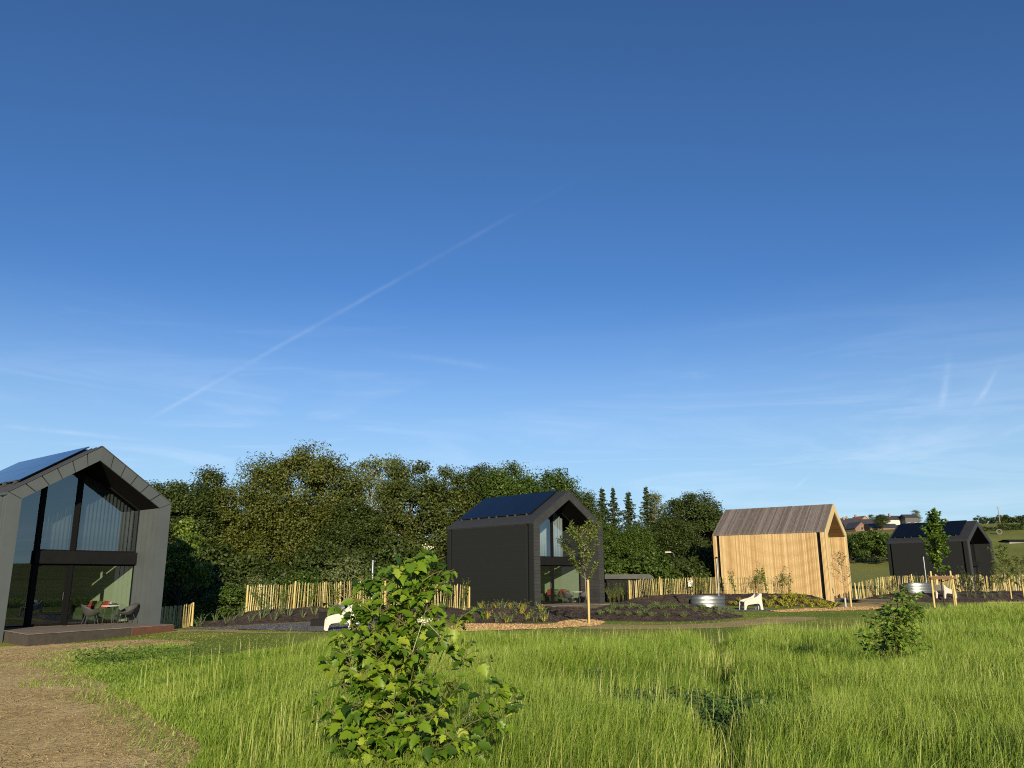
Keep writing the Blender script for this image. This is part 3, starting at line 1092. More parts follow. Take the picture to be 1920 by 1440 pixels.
def sofa(i, lx, ly, label, main='sofa'):
    """sofa along the room's right wall, facing left"""
    t = thing('sofa', label, 'sofa', hw(i, lx, ly, .019), rad(HS[i][3]))
    MB().bbox(-.85, .02, -.9, .9, .10, .42, .05).build('seat', main, t)
    MB().bbox(.02, .26, -.9, .9, .10, .80, .06).build('backrest', main, t)
    for s in (-1, 1):
        MB().bbox(-.83, .24, s * .99 - .085, s * .99 + .085, .10, .60, .05).build('armrest', main, t)
    for sx in (-.75, .18):
        for s in (-1, 1):
            MB().box(sx - .03, sx + .03, s * .85 - .03, s * .85 + .03, 0, .1).build('foot', 'black', t)
    return t


def cushion(i, lx, ly, lz, rz, m, label, s=.24, tilt=.5):
    mb = MB()
    n = 9
    for sg in (1, -1):
        vs, fs = [], []
        for a in range(n):
            for b_ in range(n):
                u, v = a / (n - 1) * 2 - 1, b_ / (n - 1) * 2 - 1
                h = .085 * (max(0, (1 - u ** 4) * (1 - v ** 4))) ** .5
                pin = 1 - .06 * (1 - abs(u * v))
                vs.append((sg * h, u * s * pin, v * s * pin))
        for a in range(n - 1):
            for b_ in range(n - 1):
                q = (a * n + b_, (a + 1) * n + b_, (a + 1) * n + b_ + 1, a * n + b_ + 1)
                fs.append(q if sg > 0 else q[::-1])
        mb.add(vs, fs)
    o = mb.build('cushion', m, None, True)
    o.location = hw(i, lx, ly, lz)
    o.rotation_euler = (0, tilt, rad(HS[i][3]) + rz)
    return tag(o, label, 'cushion')


for i, nm in ((0, 'zinc lodge'), (1, 'black weatherboard lodge')):
    sofa(i, 5.55, 3.35, 'green velvet sofa behind the glass of the ' + nm)
    cushion(i, 5.38, 2.75, .70, .1, 'red', 'red cushion at the near end of the sofa in the ' + nm)
    cushion(i, 5.38, 3.35, .70, -.1, 'olive', 'olive cushion in the middle of the sofa in the ' + nm)
    cushion(i, 5.38, 3.95, .70, .05, 'red', 'red cushion at the far end of the sofa in the ' + nm)
# pouf in the zinc lodge, folded blankets in the black one
o = MB().lathe([(0, 0.02), (.30, .02), (.33, .06), (.34, .36), (.31, .42), (0, .43)], 28).build('pouf', 'pouf', None, True)
o.location = hw(0, 2.95, 3.6, 0)
tag(o, 'orange brown leather pouf behind the glass door of the zinc lodge', 'pouf')
t = thing('bench', 'low bench with folded blankets behind the glass door of the black lodge', 'bench', hw(1, 2.4, 2.7, .019), rad(HS[1][3]))
MB().bbox(-.45, .45, -.3, .3, .30, .36, .01).build('seat', 'sofa_pale', t)
for sx in (-.4, .4):
    for sy in (-.25, .25):
        MB().box(sx - .02, sx + .02, sy - .02, sy + .02, 0, .3).build('leg', 'black', t)
for k, (m, s) in enumerate((('stripe', 'lowest folded white blanket on the bench in the black lodge'), ('grey_cloth', 'folded grey blanket between two white ones in the black lodge'), ('stripe', 'topmost folded white blanket on the bench in the black lodge'))):
    o = MB().bbox(-.36, .36, -.24, .24, 0, .115, .045).build('blanket', m, None, True)
    o.location = hw(1, 2.4, 2.7, .38 + .118 * k)
    o.rotation_euler = (0, 0, rad(HS[1][3]) + .05 * k)
    tag(o, s, 'blanket')


def lounge_chair(p, rz, label, s=1.0):
    """moulded plastic garden chair: side panels with arched cut-outs, sloping arms, tall back at +x"""
    t = thing('garden_chair', label, 'garden chair', p, rz)
    prof = []
    # outline of the side (x forward-negative), going round
    topl = [(-.50, .36), (-.47, .44), (-.40, .50), (-.25, .55), (0.0, .60), (.18, .66), (.33, .76), (.42, .84), (.48, .86)]
    low = [(.52, .84), (.50, .55), (.56, 0.0), (.44, 0.0), (.38, .26), (.30, .33), (.0, .30), (-.28, .26), (-.36, .20), (-.42, 0.0), (-.52, 0.0)]
    poly = topl + low
    for sy in (-1, 1):
        y0 = .33 * sy
        MB().prism(poly, 'y', y0 - .025, y0 + .025).build('side_panel', 'white_plastic', t)
    # seat and back shells between the sides
    sp = [(-.46, .40), (-.38, .42), (-.1, .37), (.16, .33), (.26, .36), (.36, .58), (.48, .86)]
    m = MB()
    vs, fs = [], []
    for (u, v) in sp:
        for yy in (-.31, 0, .31):
            vs.append((u, yy, v - (.015 if yy == 0 else 0)))
    for k in range(len(sp) - 1):
        for j in range(2):
            fs.append((k * 3 + j, k * 3 + j + 1, k * 3 + 4 + j, k * 3 + 3 + j))
    o = m.add(vs, fs).build('seat', 'white_plastic', t, True)
    md = o.modifiers.new('thick', 'SOLIDIFY')
    md.thickness = .025
    MB().prism([(.46, .86), (.52, .84), (.50, .50), (.45, .44)], 'y', -.30, .30).build('back_panel', 'white_plastic', t)
    t.scale = (s, s, s)
    return t


cx = G(628, 1183)
lounge_chair((cx[0] + .08, cx[1] + .1, gz_at(cx[0], cx[1])), rad(16), 'white moulded garden chair half hidden by the big leafy bush', .88)
cx = G(1408, 1144)
lounge_chair((cx[0], cx[1], gz_at(cx[0], cx[1])), rad(8), 'white moulded garden chair on gravel in front of the golden larch lodge', 1.0)
cx = G(1776, 1129)
lounge_chair((cx[0], cx[1], gz_at(cx[0], cx[1])), rad(200), 'white moulded garden chair behind the stakes of the tall young maple', 1.05)


def tub(px, py, fx, lenx, rz, label, flue_top=2.3, side=1, y=None):
    p = G(px, py) if y is None else G(px, py)
    z = gz_at(p[0], p[1])
    t = thing('hot_tub', label, 'hot tub', (p[0], p[1], z), rz)
    a, b_ = lenx / 2, .55
    prof = [(1.0, 0), (1.0, .10), (1.012, .13), (1.0, .16), (1.0, .30), (1.012, .33), (1.0, .36), (1.0, .50), (1.012, .53), (1.0, .56), (1.0, .68)]
    MB().lathe(prof, 40, a, b_).build('tank', 'galv', t, True)
    MB().lathe([(.985, .66), (1.0, .665), (1.02, .68), (1.02, .70), (1.0, .715), (.98, .70), (.975, .68)], 40, a, b_).build('rim', 'galv', t, True)
    MB().lathe([(0.0, .60), (.99, .60)], 40, a, b_).build('cover', 'slab', t, False)
    MB().bbox(side * (a - .32) - .17, side * (a - .32) + .17, -.17, .17, .58, .70, .02).build('stove', 'iron', t)
    xf = side * (a - .32)
    MB().tube([(xf, 0, .70), (xf, 0, flue_top)], .055, 12).build('flue', 'flue', t, True)
    MB().lathe([(.0, flue_top + .13), (.13, flue_top + .05), (.14, flue_top + .03), (.06, flue_top + .02)], 14, c=(xf, 0, 0)).build('flue_cap', 'iron', t, True)
    return t


tub(664, 1170, 0, 1.95, rad(8), 'galvanised oval hot tub with flue, mostly hidden by the big leafy bush', 2.45, 1)
tub(1328, 1142, 0, 1.95, rad(3), 'galvanised oval hot tub with tall flue in front of the larch lodge', 2.75, 1)
tub(1724, 1127, 0, 2.0, rad(3), 'galvanised oval hot tub at far right near the staked maple', 2.55, 1)
for (px, py, lab) in ((1297, 1141, 'black low step box left of the hot tub by the larch lodge'), (602, 1174, 'small black step box left of the bush-hidden hot tub')):
    p = G(px, py)
    z = gz_at(p[0], p[1])
    t = thing('step_box', lab, 'step', (p[0], p[1], z), .1)
    MB().bbox(-.36, .36, -.3, .3, .0, .24, .012).build('lower_step', 'iron', t)
    MB().bbox(-.06, .36, -.29, .29, .242, .48, .012).build('upper_step', 'iron', t)
p = G(1424, 1144)
t = thing('side_stool', 'small grey plastic stool beside the white chair at the larch lodge', 'stool', (p[0] + .05, p[1] + .15, gz_at(p[0], p[1])), .2)
MB().lathe([(0, .40), (.17, .40), (.19, .42), (.19, .445), (0, .45)], 20).build('seat', 'grey_plastic', t, True)
for k in range(4):
    th = PI / 4 + k * PI / 2
    MB().tube([(.20 * math.cos(th), .20 * math.sin(th), 0), (.14 * math.cos(th), .14 * math.sin(th), .41)], .022, 8).build('leg', 'grey_plastic', t, True)


# ------------------------------------------------------------------ paling fences
def fence(pts, h, sp, label, seed, post_every=2.3, ph=.12, lean=.05, endposts=True, dz=None):
    rng = np.random.default_rng(seed)
    pts = [np.array(p, float) for p in pts]
    base = pts[0]
    t = thing('paling_fence', label, 'fence', (base[0], base[1], gz_at(base[0], base[1]) if dz is None else dz[0]))
    o3 = np.array(t.location)
    seg = [np.linalg.norm(pts[i + 1] - pts[i]) for i in range(len(pts) - 1)]
    tot = sum(seg)

    def P(s):
        i = 0
        while i < len(seg) - 1 and s > seg[i]:
            s -= seg[i]
            i += 1
        q = pts[i] + (pts[i + 1] - pts[i]) * (s / seg[i])
        d = (pts[i + 1] - pts[i]) / seg[i]
        return q, d
    m = MB()
    s = .1
    zc = {}

    def gzc(q):
        return gz_at(q[0], q[1])
    l2 = lean * rng.normal()
    while s < tot - .05:
        q, d = P(s)
        z = gzc(q)
        l2 = .8 * l2 + .6 * lean * rng.normal()
        hh = h * (1 + rng.normal() * .022)
        r = rng.uniform(.018, .032)
        nrm = np.array([d[1], -d[0]])
        b0 = np.array([q[0], q[1], z - .04]) - o3
        t0 = np.array([q[0] + d[0] * l2 * hh, q[1] + d[1] * l2 * hh, z + hh]) - o3
        t0[:2] += nrm * rng.normal() * .02
        mid = (b0 + t0) / 2 + np.array([d[0], d[1], 0]) * rng.normal() * .012
        m.tube([b0, mid, t0 - np.array([0, 0, .04]), t0], [r, r * .95, r * .9, r * .35], 5, float(rng.random()))
        s += sp * rng.uniform(.72, 1.3)
    m.build('palings', 'pale_wood', t)
    w = MB()
    for hz in (.25, .62, .9):
        line = []
        s = 0
        while s <= tot:
            q, d = P(min(s, tot - 1e-3))
            nrm = np.array([d[1], -d[0]])
            line.append(np.array([q[0] + nrm[0] * .03, q[1] + nrm[1] * .03, gzc(q) + h * hz]) - o3)
            s += .5
        w.tube(line, .004, 4)
    w.build('wire', 'wire', t)
    n = max(1, round(tot / post_every))
    for k in range(n + 1):
        q, d = P(min(max(tot * k / n, .02), tot - .02))
        nrm = np.array([d[1], -d[0]])
        q = q + nrm * .05
        z = gzc(q)
        lx = rng.normal() * .02
        p0 = np.array([q[0], q[1], z - .1]) - o3
        p1 = np.array([q[0] + lx, q[1], z + h + rng.uniform(0, ph)]) - o3
        MB().tube([p0, p1 - (p1 - p0) * .03, p1], [.05, .045, .03], 9, float(rng.random())).build('post', 'post_wood', t, True)
    return t


fa0, fa1 = at(461, 1143, 38), at(880, 1137, 41)
fence([fa0[:2], (-7.2, 39.2), fa1[:2]], 1.16, .098, 'pale chestnut paling fence left of the black weatherboard lodge', 1)
fence([(-15.45, 35.9), (-15.4, 37.5), (-15.05, 39.2)], 1.02, .10, 'short paling fence in the shade of the zinc lodge', 2, lean=.02)
fb0, fb1 = at(1180, 1123, 57), at(1482, 1115, 56)
fence([fb0[:2], (13.2, 57.2), fb1[:2]], 1.2, .10, 'chestnut paling fence running behind the hot tub to the larch lodge wall', 3, lean=.025)
fence([at(1604, 1118, 60)[:2], (29.5, 60.6), (36, 63), (44, 64.5)], 1.22, .088, 'leaning paling fence in front of the farthest black lodge', 4, lean=.09)
p = at(1294, 1093, 56.9)
t = thing('notice_board', 'small white notice fixed to the paling fence beside the larch lodge', 'notice', (p[0], 56.82, p[2] - .25), 0)
MB().bbox(-.17, .17, -.012, .012, 0, .42, .006).build('panel', 'render', t)


# ------------------------------------------------------------------ trees and plants
def leafcards(rng, C, outward, size, val, flat=.5, asp=.6):
    n = len(C)
    nr = norm(randdir(n, rng) + outward * 1.0 + np.array([0, 0, flat]))
    a = randdir(n, rng)
    a = norm(a - nr * np.sum(a * nr, 1, keepdims=True))
    b = np.cross(nr, a)
    s = size * rng.uniform(.65, 1.35, n)[:, None]
    V = np.stack([C - a * s * .5, C + b * s * asp * .5 + nr * s * .08, C + a * s * .5 - nr * s * .1, C - b * s * asp * .5 + nr * s * .08], 1).reshape(-1, 3)
    F = np.arange(n * 4).reshape(-1, 4)
    return V, F, np.repeat(val, 4)


def crown_mesh(name, blobs, seed, nclump, nleaf, rc, size, m, rin=.5, flat=.55):
    """foliage in clumps spread through the volume of several blobs"""
    rng = np.random.default_rng(seed)
    vol = np.array([(b[3] * b[4] * b[5]) ** .75 for b in blobs])
    cnt = np.maximum(3, (nclump * vol / vol.sum())).astype(int)
    Cs, Os, Vs, ctrs = [], [], [], []
    for b, k in zip(blobs, cnt):
        c = np.array(b[:3]); r = np.array(b[3:6])
        d = randdir(k, rng)
        d[:, 2] = np.where(d[:, 2] < -.55, -d[:, 2] * .7, d[:, 2])
        rr = rng.uniform(rin ** 2, 1.0, k) ** .5 * rng.uniform(.9, 1.12, k)
        cc = c + d * rr[:, None] * r
        ctrs.append(cc)
        for q, dd in zip(cc, d):
            n = int(nleaf * rng.uniform(.6, 1.4))
            s = rc * rng.uniform(.6, 1.35)
            o = np.clip(rng.normal(size=(n, 3)), -1.6, 1.6) * np.array([s, s, s * flat]) * .58
            Cs.append(q + o)
            Os.append(np.tile(dd, (n, 1)) * .6 + norm(o) * .5)
            cv = rng.uniform(.1, .9)
            Vs.append(np.clip(cv * .55 + .225 + rng.normal(size=n) * .16, 0, 1))
    V, F, a = leafcards(rng, np.concatenate(Cs), np.concatenate(Os), size, np.concatenate(Vs))
    return npmesh(name, V, F, a, m), np.concatenate(ctrs)


def trunk_mesh(name, h, r, ctrs, seed, m='bark', fork=.35, nlimb=26, lean=0.0):
    rng = np.random.default_rng(seed)
    mb = MB()
    pts, rs = [], []
    n = 8
    for k in range(n + 1):
        s = k / n
        pts.append((lean * s * h + rng.normal() * .05 * h * s * .3, rng.normal() * .05 * h * s * .3, s * h))
        rs.append(r * (1.35 - .35 * min(1, s * 6)) * (1 - .8 * s))
    mb.tube(pts, rs, 9)
    idx = rng.permutation(len(ctrs))[:nlimb]
    for i in idx:
        c = ctrs[i]
        s = np.clip((c[2] / h) * rng.uniform(.35, .75), fork * .6, .9)
        p0 = np.array(pts[int(s * n)])
        r0 = rs[int(s * n)] * .55
        mid = p0 + (c - p0) * .5 + np.array([0, 0, -.06 * np.linalg.norm(c - p0)]) + rng.normal(size=3) * .15
        mb.tube([p0, mid, c], [r0, r0 * .6, r0 * .15], 6)
    o = mb.build(name, m, None, True)
    me = o.data
    bpy.data.objects.remove(o)
    return me


KIND = {}


def reg(kind, crown, trunk):
    KIND[kind] = (crown, trunk)


# the big spreading oak, metres at full size
oak = [(-.6, -1.8, 7.2, 3.2, 1.8, 1.9), (1.6, -1.9, 6.2, 2.6, 1.6, 1.7), (-.8, -1.9, 5.0, 2.6, 1.6, 1.5), (0, 0, 9.2, 4.2, 4.0, 2.9), (-3.3, 0, 7.9, 2.6, 3.0, 2.2), (3.0, 0, 8.6, 2.4, 2.8, 2.2), (4.0, .3, 10.0, 1.3, 1.5, 1.1), (1.3, 0, 11.0, 3.0, 2.6, 1.9), (-1.8, 0, 10.3, 2.4, 2.3, 1.8),
       (-4.6, -.4, 5.0, 2.4, 2.6, 2.0), (0, -1.2, 5.4, 3.4, 2.6, 2.3), (4.6, -.3, 5.6, 2.6, 2.6, 2.2), (-2.5, -1.6, 3.2, 2.8, 2.2, 1.7), (2.6, -1.6, 3.2, 2.9, 2.2, 1.6), (5.6, -.6, 3.2, 1.9, 2, 1.5)]
cm, cc = crown_mesh('crown', oak, 3, 480, 150, .80, .17, 'oak_leaf', .35, .8)
reg('oak', cm, trunk_mesh('trunk', 9.5, .30, cc, 4, nlimb=26))
b1 = [(0, 0, 6.8, 2.7, 2.6, 2.3), (-1.6, 0, 5.2, 2.3, 2.3, 2.0), (1.7, .2, 5.4, 2.2, 2.2, 2.0), (.3, 0, 8.6, 1.5, 1.5, 1.5), (-1.1, .2, 8.0, 1.2, 1.2, 1.3), (0, -.6, 3.2, 2.8, 2.4, 1.7), (1.5, 0, 7.9, 1.0, 1.1, 1.2)]
cm, cc = crown_mesh('crown', b1, 13, 260, 140, .70, .165, 'dark_leaf', .5, .75)
reg('broad', cm, trunk_mesh('trunk', 8, .26, cc, 5, nlimb=36))
b2 = [(0, 0, 6.2, 2.4, 2.4, 2.5), (-1.4, 0, 4.2, 2.0, 2.1, 1.8), (1.4, .2, 4.4, 2.0, 2.0, 1.8), (-.7, 0, 8.2, .9, .9, 1.5), (.5, .1, 8.7, .8, .8, 1.4), (1.3, 0, 7.4, .9, .9, 1.1), (0, -.5, 2.6, 2.4, 2.1, 1.5), (-1.5, 0, 7.0, .8, .8, 1.1)]
cm, cc = crown_mesh('crown', b2, 23, 260, 130, .6, .16, 'olive_leaf', .5, .85)
reg('spiky', cm, trunk_mesh('trunk', 8.2, .22, cc, 6, nlimb=36))
cm, cc = crown_mesh('crown', b1, 33, 260, 140, .68, .165, 'mid_leaf', .5, .75)
reg('bright', cm, trunk_mesh('trunk', 8, .24, cc, 7, nlimb=36))
b3 = [(0, 0, 7.4, 2.3, 2.0, 2.4), (-1.5, 0, 6.2, 1.6, 1.6, 1.8), (1.6, .2, 6.6, 1.6, 1.6, 2.0), (.6, 0, 9.0, 1.4, 1.3, 1.2), (-.8, 0, 8.8, 1.0, 1.0, 1.2), (0, 0, 4.4, 2.2, 2, 1.6)]
cm, cc = crown_mesh('crown', b3, 43, 150, 42, .6, .19, 'pale_leaf', .3)
reg('airy', cm, trunk_mesh('trunk', 9, .17, cc, 8, 'bark_pale', nlimb=60))
b4 = [(0, 0, 1.2, 1.7, 1.5, 1.2), (-1.2, 0, .9, 1.1, 1.1, .9), (1.1, .1, 1.0, 1.2, 1.1, 1.0), (.2, 0, 1.9, 1.0, 1.0, .8)]
cm, cc = crown_mesh('foliage', b4, 53, 80, 80, .42, .15, 'dark_leaf', .5, .7)
reg('shrub', cm, trunk_mesh('stem', 1.6, .06, cc, 9, nlimb=16))
cm, cc = crown_mesh('foliage', b4, 63, 80, 70, .42, .15, 'mid_leaf', .5, .7)
reg('green_shrub', cm, trunk_mesh('stem', 1.6, .06, cc, 10, nlimb=16))
cm, cc = crown_mesh('foliage', b4, 73, 80, 55, .40, .12, 'pale_leaf', .4, .7)
reg('pale_shrub', cm, trunk_mesh('stem', 1.6, .05, cc, 11, 'bark_pale', nlimb=22))
b5 = [(0, 0, 3.0, .95, .9, 1.2), (-.6, 0, 2.1, .8, .8, .9), (.6, 0, 2.2, .8, .8, .9), (.1, 0, 4.0, .6, .6, .8)]
cm, cc = crown_mesh('crown', b5, 83, 90, 60, .36, .15, 'hazel_leaf', .4)
reg('hazel', cm, trunk_mesh('trunk', 3.9, .07, cc, 12, nlimb=24))


def spruce_mesh(seed, h, rbase, m):
    rng = np.random.default_rng(seed)
    mb = MB()
    mb.tube([(0, 0, 0), (0, 0, h * .6), (0, 0, h)], [.2, .1, .015], 7)
    C, O, Vv = [], [], []
    nb_ = 170
    for j in range(nb_):
        z = h * (.05 + .93 * (j + rng.uniform(-.8, .8)) / nb_)
        s = max(.01, 1 - z / h)
        ln = (rbase * (s ** .95) + .10) * rng.uniform(.5, 1.25)
        th = j * 2.399 + rng.normal() * .5
        d = np.array([math.cos(th), math.sin(th), 0])
        rise = rng.uniform(.0, .3)
        tip = np.array([0, 0, z]) + d * ln + np.array([0, 0, (-.42 + rise) * ln + .08])
        mb.tube([(0, 0, z), tuple(np.array([0, 0, z]) + d * ln * .5 + np.array([0, 0, -.10 * ln])), tuple(tip)], [.022, .015, .005], 4)
        n = int(12 + 40 * ln)
        u = rng.uniform(.08, 1.04, n)
        w = .30 * (1.1 - u) * ln + .07
        side = np.array([-d[1], d[0], 0])
        c = np.array([0, 0, z]) + d * (u * ln)[:, None] + side * (np.clip(rng.normal(size=n), -1.6, 1.6) * w * .6)[:, None]
        c[:, 2] += (-.42 + rise) * ln * u ** 1.5 + .08 * u - np.abs(rng.normal(size=n)) * .16 * min(1, ln)
        C.append(c); O.append(np.tile(d * .6 + np.array([0, 0, .4]), (n, 1)))
        Vv.append(np.clip(rng.uniform(.1, .9) * .5 + .25 + rng.normal(size=n) * .15, 0, 1))
    V, F, a = leafcards(rng, np.concatenate(C), np.concatenate(O), .19, np.concatenate(Vv), .2, .45)
    cm_ = npmesh('crown', V, F, a, m)
    o = mb.build('trunk', 'bark', None, True)
    me = o.data
    bpy.data.objects.remove(o)
    return cm_, me


KIND['spruce'] = spruce_mesh(91, 10.5, 2.5, 'spruce_leaf')
KIND['spruce_thin'] = spruce_mesh(92, 10.5, 1.9, 'spruce_leaf')


def tree(kind, x, y, s, rz, label, cat='tree', name=None, group=None, z=None):
    crown, trunk = KIND[kind]
    z = float(terrain(x, y)) - .05 if z is None else z
    t = thing(name or ('shrub' if 'shrub' in kind else 'broadleaf_tree'), label, cat, (x, y, z), rz, group)
    t.scale = s if hasattr(s, '__len__') else (s, s, s)
    link(trunk.name.split('.')[0], trunk, t)
    link(crown.name.split('.')[0], crown, t)
    return t


def px_x(px, y):
    return at(px, 1000, y)[0]


tree('oak', px_x(546, 68), 68, (1.14, 1.0, 1.01), 0, 'tall spreading oak with domed crown, highest of the tree line', name='oak_tree')
tree('broad', px_x(330, 66), 66, (1.15, 1, 1.03), .6, 'dark broadleaf tree just right of the zinc lodge roof')
tree('spiky', px_x(388, 70), 70, (1.3, 1.1, 1.18), 2.1, 'olive tree with pointed top between the zinc lodge and the oak')
tree('broad', px_x(300, 76), 76, (1.2, 1.1, 1.1), 2.9, 'dark broadleaf tree partly behind the zinc lodge roof corner')
tree('airy', px_x(690, 80), 80, (1.25, 1.1, 1.34), .3, 'pale thin leaved tree with see-through crown right of the oak')
tree('airy', px_x(738, 84), 84, (1.15, .95, 1.4), 1.9, 'second pale see-through tree, behind the pointed olive trees')
tree('broad', px_x(668, 67), 67, (1.0, 1, .84), 4.2, 'low dark broadleaf tree filling the gap right of the oak')
tree('spiky', px_x(770, 69), 69, (1.25, 1.1, 1.18), .2, 'olive tree with pointed tops above the foreground bush')
tree('spiky', px_x(846, 72), 72, (1.15, 1.1, 1.16), 3.6, 'olive pointed tree left behind the solar roof of the black lodge')
tree('broad', px_x(905, 75), 75, (1.1, 1.1, 1.22), 1.4, 'dark broadleaf tree behind the solar roof of the black lodge')
tree('bright', px_x(960, 70), 70, (1.1, 1.1, 1.14), .9, 'bright green rounded tree above the solar roof of the black lodge')
tree('bright', px_x(1035, 73), 73, (1.15, 1.1, 1.12), 2.7, 'bright green tree behind the gable peak of the black lodge')
tree('broad', px_x(1095, 80), 80, (.7, .8, 1.0), 5.1, 'dark tree just left of the spruces behind the black lodge gable')
tree('broad', px_x(610, 74), 74, (1.1, 1, .9), 3.1, 'dark broadleaf tree behind the right half of the oak')
tree('broad', px_x(470, 73), 73, (1.1, 1, .85), 5.5, 'dark broadleaf tree behind the left half of the oak')
tree('broad', px_x(548, 77), 77, (1.15, 1, .96), 2.0, 'dark broadleaf tree filling the gap behind the oak trunk')
tree('spruce', px_x(1131, 82), 82, (1.25, 1.25, 1.0), 0, 'left one of the twin spruces beside the black lodge gable', name='spruce_tree')
tree('spruce_thin', px_x(1152, 81), 81, (1.25, 1.2, .99), 1.1, 'right one of the twin spruces beside the black lodge gable', name='spruce_tree')
tree('spruce', px_x(1181, 84), 84, (1.35, 1.2, .98), 2.3, 'broad spruce in the middle of the conifer group', name='spruce_tree')
tree('spruce_thin', px_x(1215, 83), 83, (1.35, 1.2, 1.02), 3.7, 'slim spruce at the right end of the conifer group', name='spruce_tree')
tree('bright', px_x(1140, 72), 72, (.62, .7, .62), .5, 'yellow green broadleaf tree in front of the twin spruces')
tree('bright', px_x(1195, 72), 72, (.66, .7, .62), 3.9, 'yellow green broadleaf tree in front of the slim spruce')
tree('airy', px_x(1232, 95), 95, (.8, .8, 1.12), 2.0, 'pale thin tree between the spruces and the dark round tree')
tree('broad', px_x(1300, 80), 80, (1.1, 1.1, .99), .1, 'dark rounded tree left of the larch lodge roof')
tree('broad', px_x(1262, 76), 76, (.85, .9, .72), 2.2, 'lower dark tree with the street lamp in front of it')
tree('broad', px_x(1340, 84), 84, (.9, .9, .86), 4.0, 'dark tree partly behind the larch lodge roof')
tree('hazel', px_x(346, 44), 44, (1.1, 1, 1.15), .2, 'fresh yellow green hazel next to the zinc lodge wall', name='hazel_tree')
US = [(360, 52, 1.3, 'shrub', 'dark shrub behind the yellow green hazel'), (412, 50, 1.15, 'shrub', 'dark shrub left of the paling fence start'), (440, 46, .85, 'green_shrub', 'green rounded shrub at the left end of the long paling fence'),
      (488, 50, .95, 'pale_shrub', 'pale bramble rising above the left part of the long paling fence'), (568, 52, 1.0, 'green_shrub', 'green bramble above the middle of the long paling fence'), (525, 58, 1.5, 'shrub', 'dark shrub under the oak, left of its trunk'),
      (600, 57, 1.5, 'shrub', 'dark shrub under the oak, right of its trunk'), (655, 55, 1.45, 'pale_shrub', 'pale twiggy shrub left of the foreground bush'), (690, 60, 1.7, 'shrub', 'dark shrub behind the tub flue'),
      (760, 58, 1.6, 'shrub', 'dark shrub behind the top of the foreground bush'), (810, 60, 1.6, 'shrub', 'dark shrub beside the back corner of the black lodge'), (450, 60, 1.6, 'shrub', 'tall dark shrub between hazel and oak'),
      (390, 60, 1.9, 'shrub', 'tall dark shrub behind the shaded short fence'), (1150, 64, 1.35, 'green_shrub', 'green shrub behind the low black shed'), (1215, 64, 1.35, 'green_shrub', 'green shrub behind the right end of the low shed'),
      (1262, 64, 1.3, 'shrub', 'dark shrub behind the left part of the larch side fence'), (1310, 66, 1.4, 'shrub', 'dark shrub just left of the larch lodge corner'), (1340, 68, 1.5, 'shrub', 'dark shrub partly behind the larch lodge corner'),
      (728, 50, 1.1, 'green_shrub', 'green bramble behind the foreground bush'), (300, 56, 1.6, 'shrub', 'dark shrub half behind the zinc lodge corner')]
for k, (px, y, s, kd, lab) in enumerate(US):
    tree(kd, px_x(px, y), y, (s * 1.05, s, s * (1 + .1 * math.sin(k * 2.3))), k * 1.7, lab, 'shrub')


# right-hand hill: bushes, hedges and trees on the skyline
FAR = [(1612, 172, 2.5, 'green_shrub', 'dark green bush below the brick farmhouses, left of the group'), (1637, 168, 2.8, 'green_shrub', 'largest bush of the clump below the brick farmhouses'), (1660, 174, 2.4, 'green_shrub', 'bush of the clump below the farmhouses, next to the far black lodge'),
       (1595, 180, 2.3, 'shrub', 'dark bush touching the larch lodge edge in the distance')]
for k, (px, y, s, kd, lab) in enumerate(FAR):
    tree(kd, px_x(px, y), y, (s, s, s * .95), k * 2.1, lab, 'bush', 'bush')
FT = [(1655, 318, .62, 'broad', 'dark tree at the end of the brick farmhouse'), (1637, 384, .95, 'airy', 'bare pale tree behind the farmhouse roofs'), (1652, 388, .85, 'airy', 'thin pale tree right of the red farmhouse gable'),
      (1722, 385, 1.05, 'airy', 'pale bare tree above the solar roof of the far black lodge'), (1751, 388, .92, 'airy', 'smaller pale tree next to the young maple top'), (1845, 330, .36, 'broad', 'round tree on the skyline right of the far black lodge'),
      (1862, 335, .34, 'bright', 'small tree on the skyline left of the pole'), (1878, 330, .52, 'spiky', 'tall clump on the skyline just right of the pole'), (1888, 333, .54, 'spiky', 'tallest skyline clump, second right of the pole'),
      (1900, 330, .42, 'broad', 'skyline tree near the right edge of the photo'), (1916, 326, .46, 'broad', 'skyline tree cut by the right edge of the photo'), (1938, 328, .5, 'bright', 'skyline tree beyond the right edge of the photo')]
for k, (px, y, s, kd, lab) in enumerate(FT):
    tree(kd, px_x(px, y), y, (s * 1.35, s * 1.2, s), k * 1.3, lab, z=float(terrain(px_x(px, y), y)) - (1.3 if px > 1800 else .05))
hedge_m, _ = crown_mesh('hedge', [(k * 2.2, .3 * math.sin(k), 1.2, 1.7, 1.2, 1.3 + .3 * math.sin(k * 1.7)) for k in range(11)], 77, 150, 60, .6, .28, 'dark_leaf', .4)
for (px, y, s, lab) in ((1838, 262, .7, 'dark clipped hedge beside the round concrete ring on the hill'), (1878, 268, .75, 'long hedge under the skyline trees at the right'), (1836, 322, 1.15, 'tall overgrown hedge along the skyline at right, highest of the hedges')):
    o = link('hedge', hedge_m)
    o.location = (px_x(px, y), y, float(terrain(px_x(px, y), y)) - .2)
    o.scale = (s * .9, s, s * 1.15)
    tag(o, lab, 'hedge')


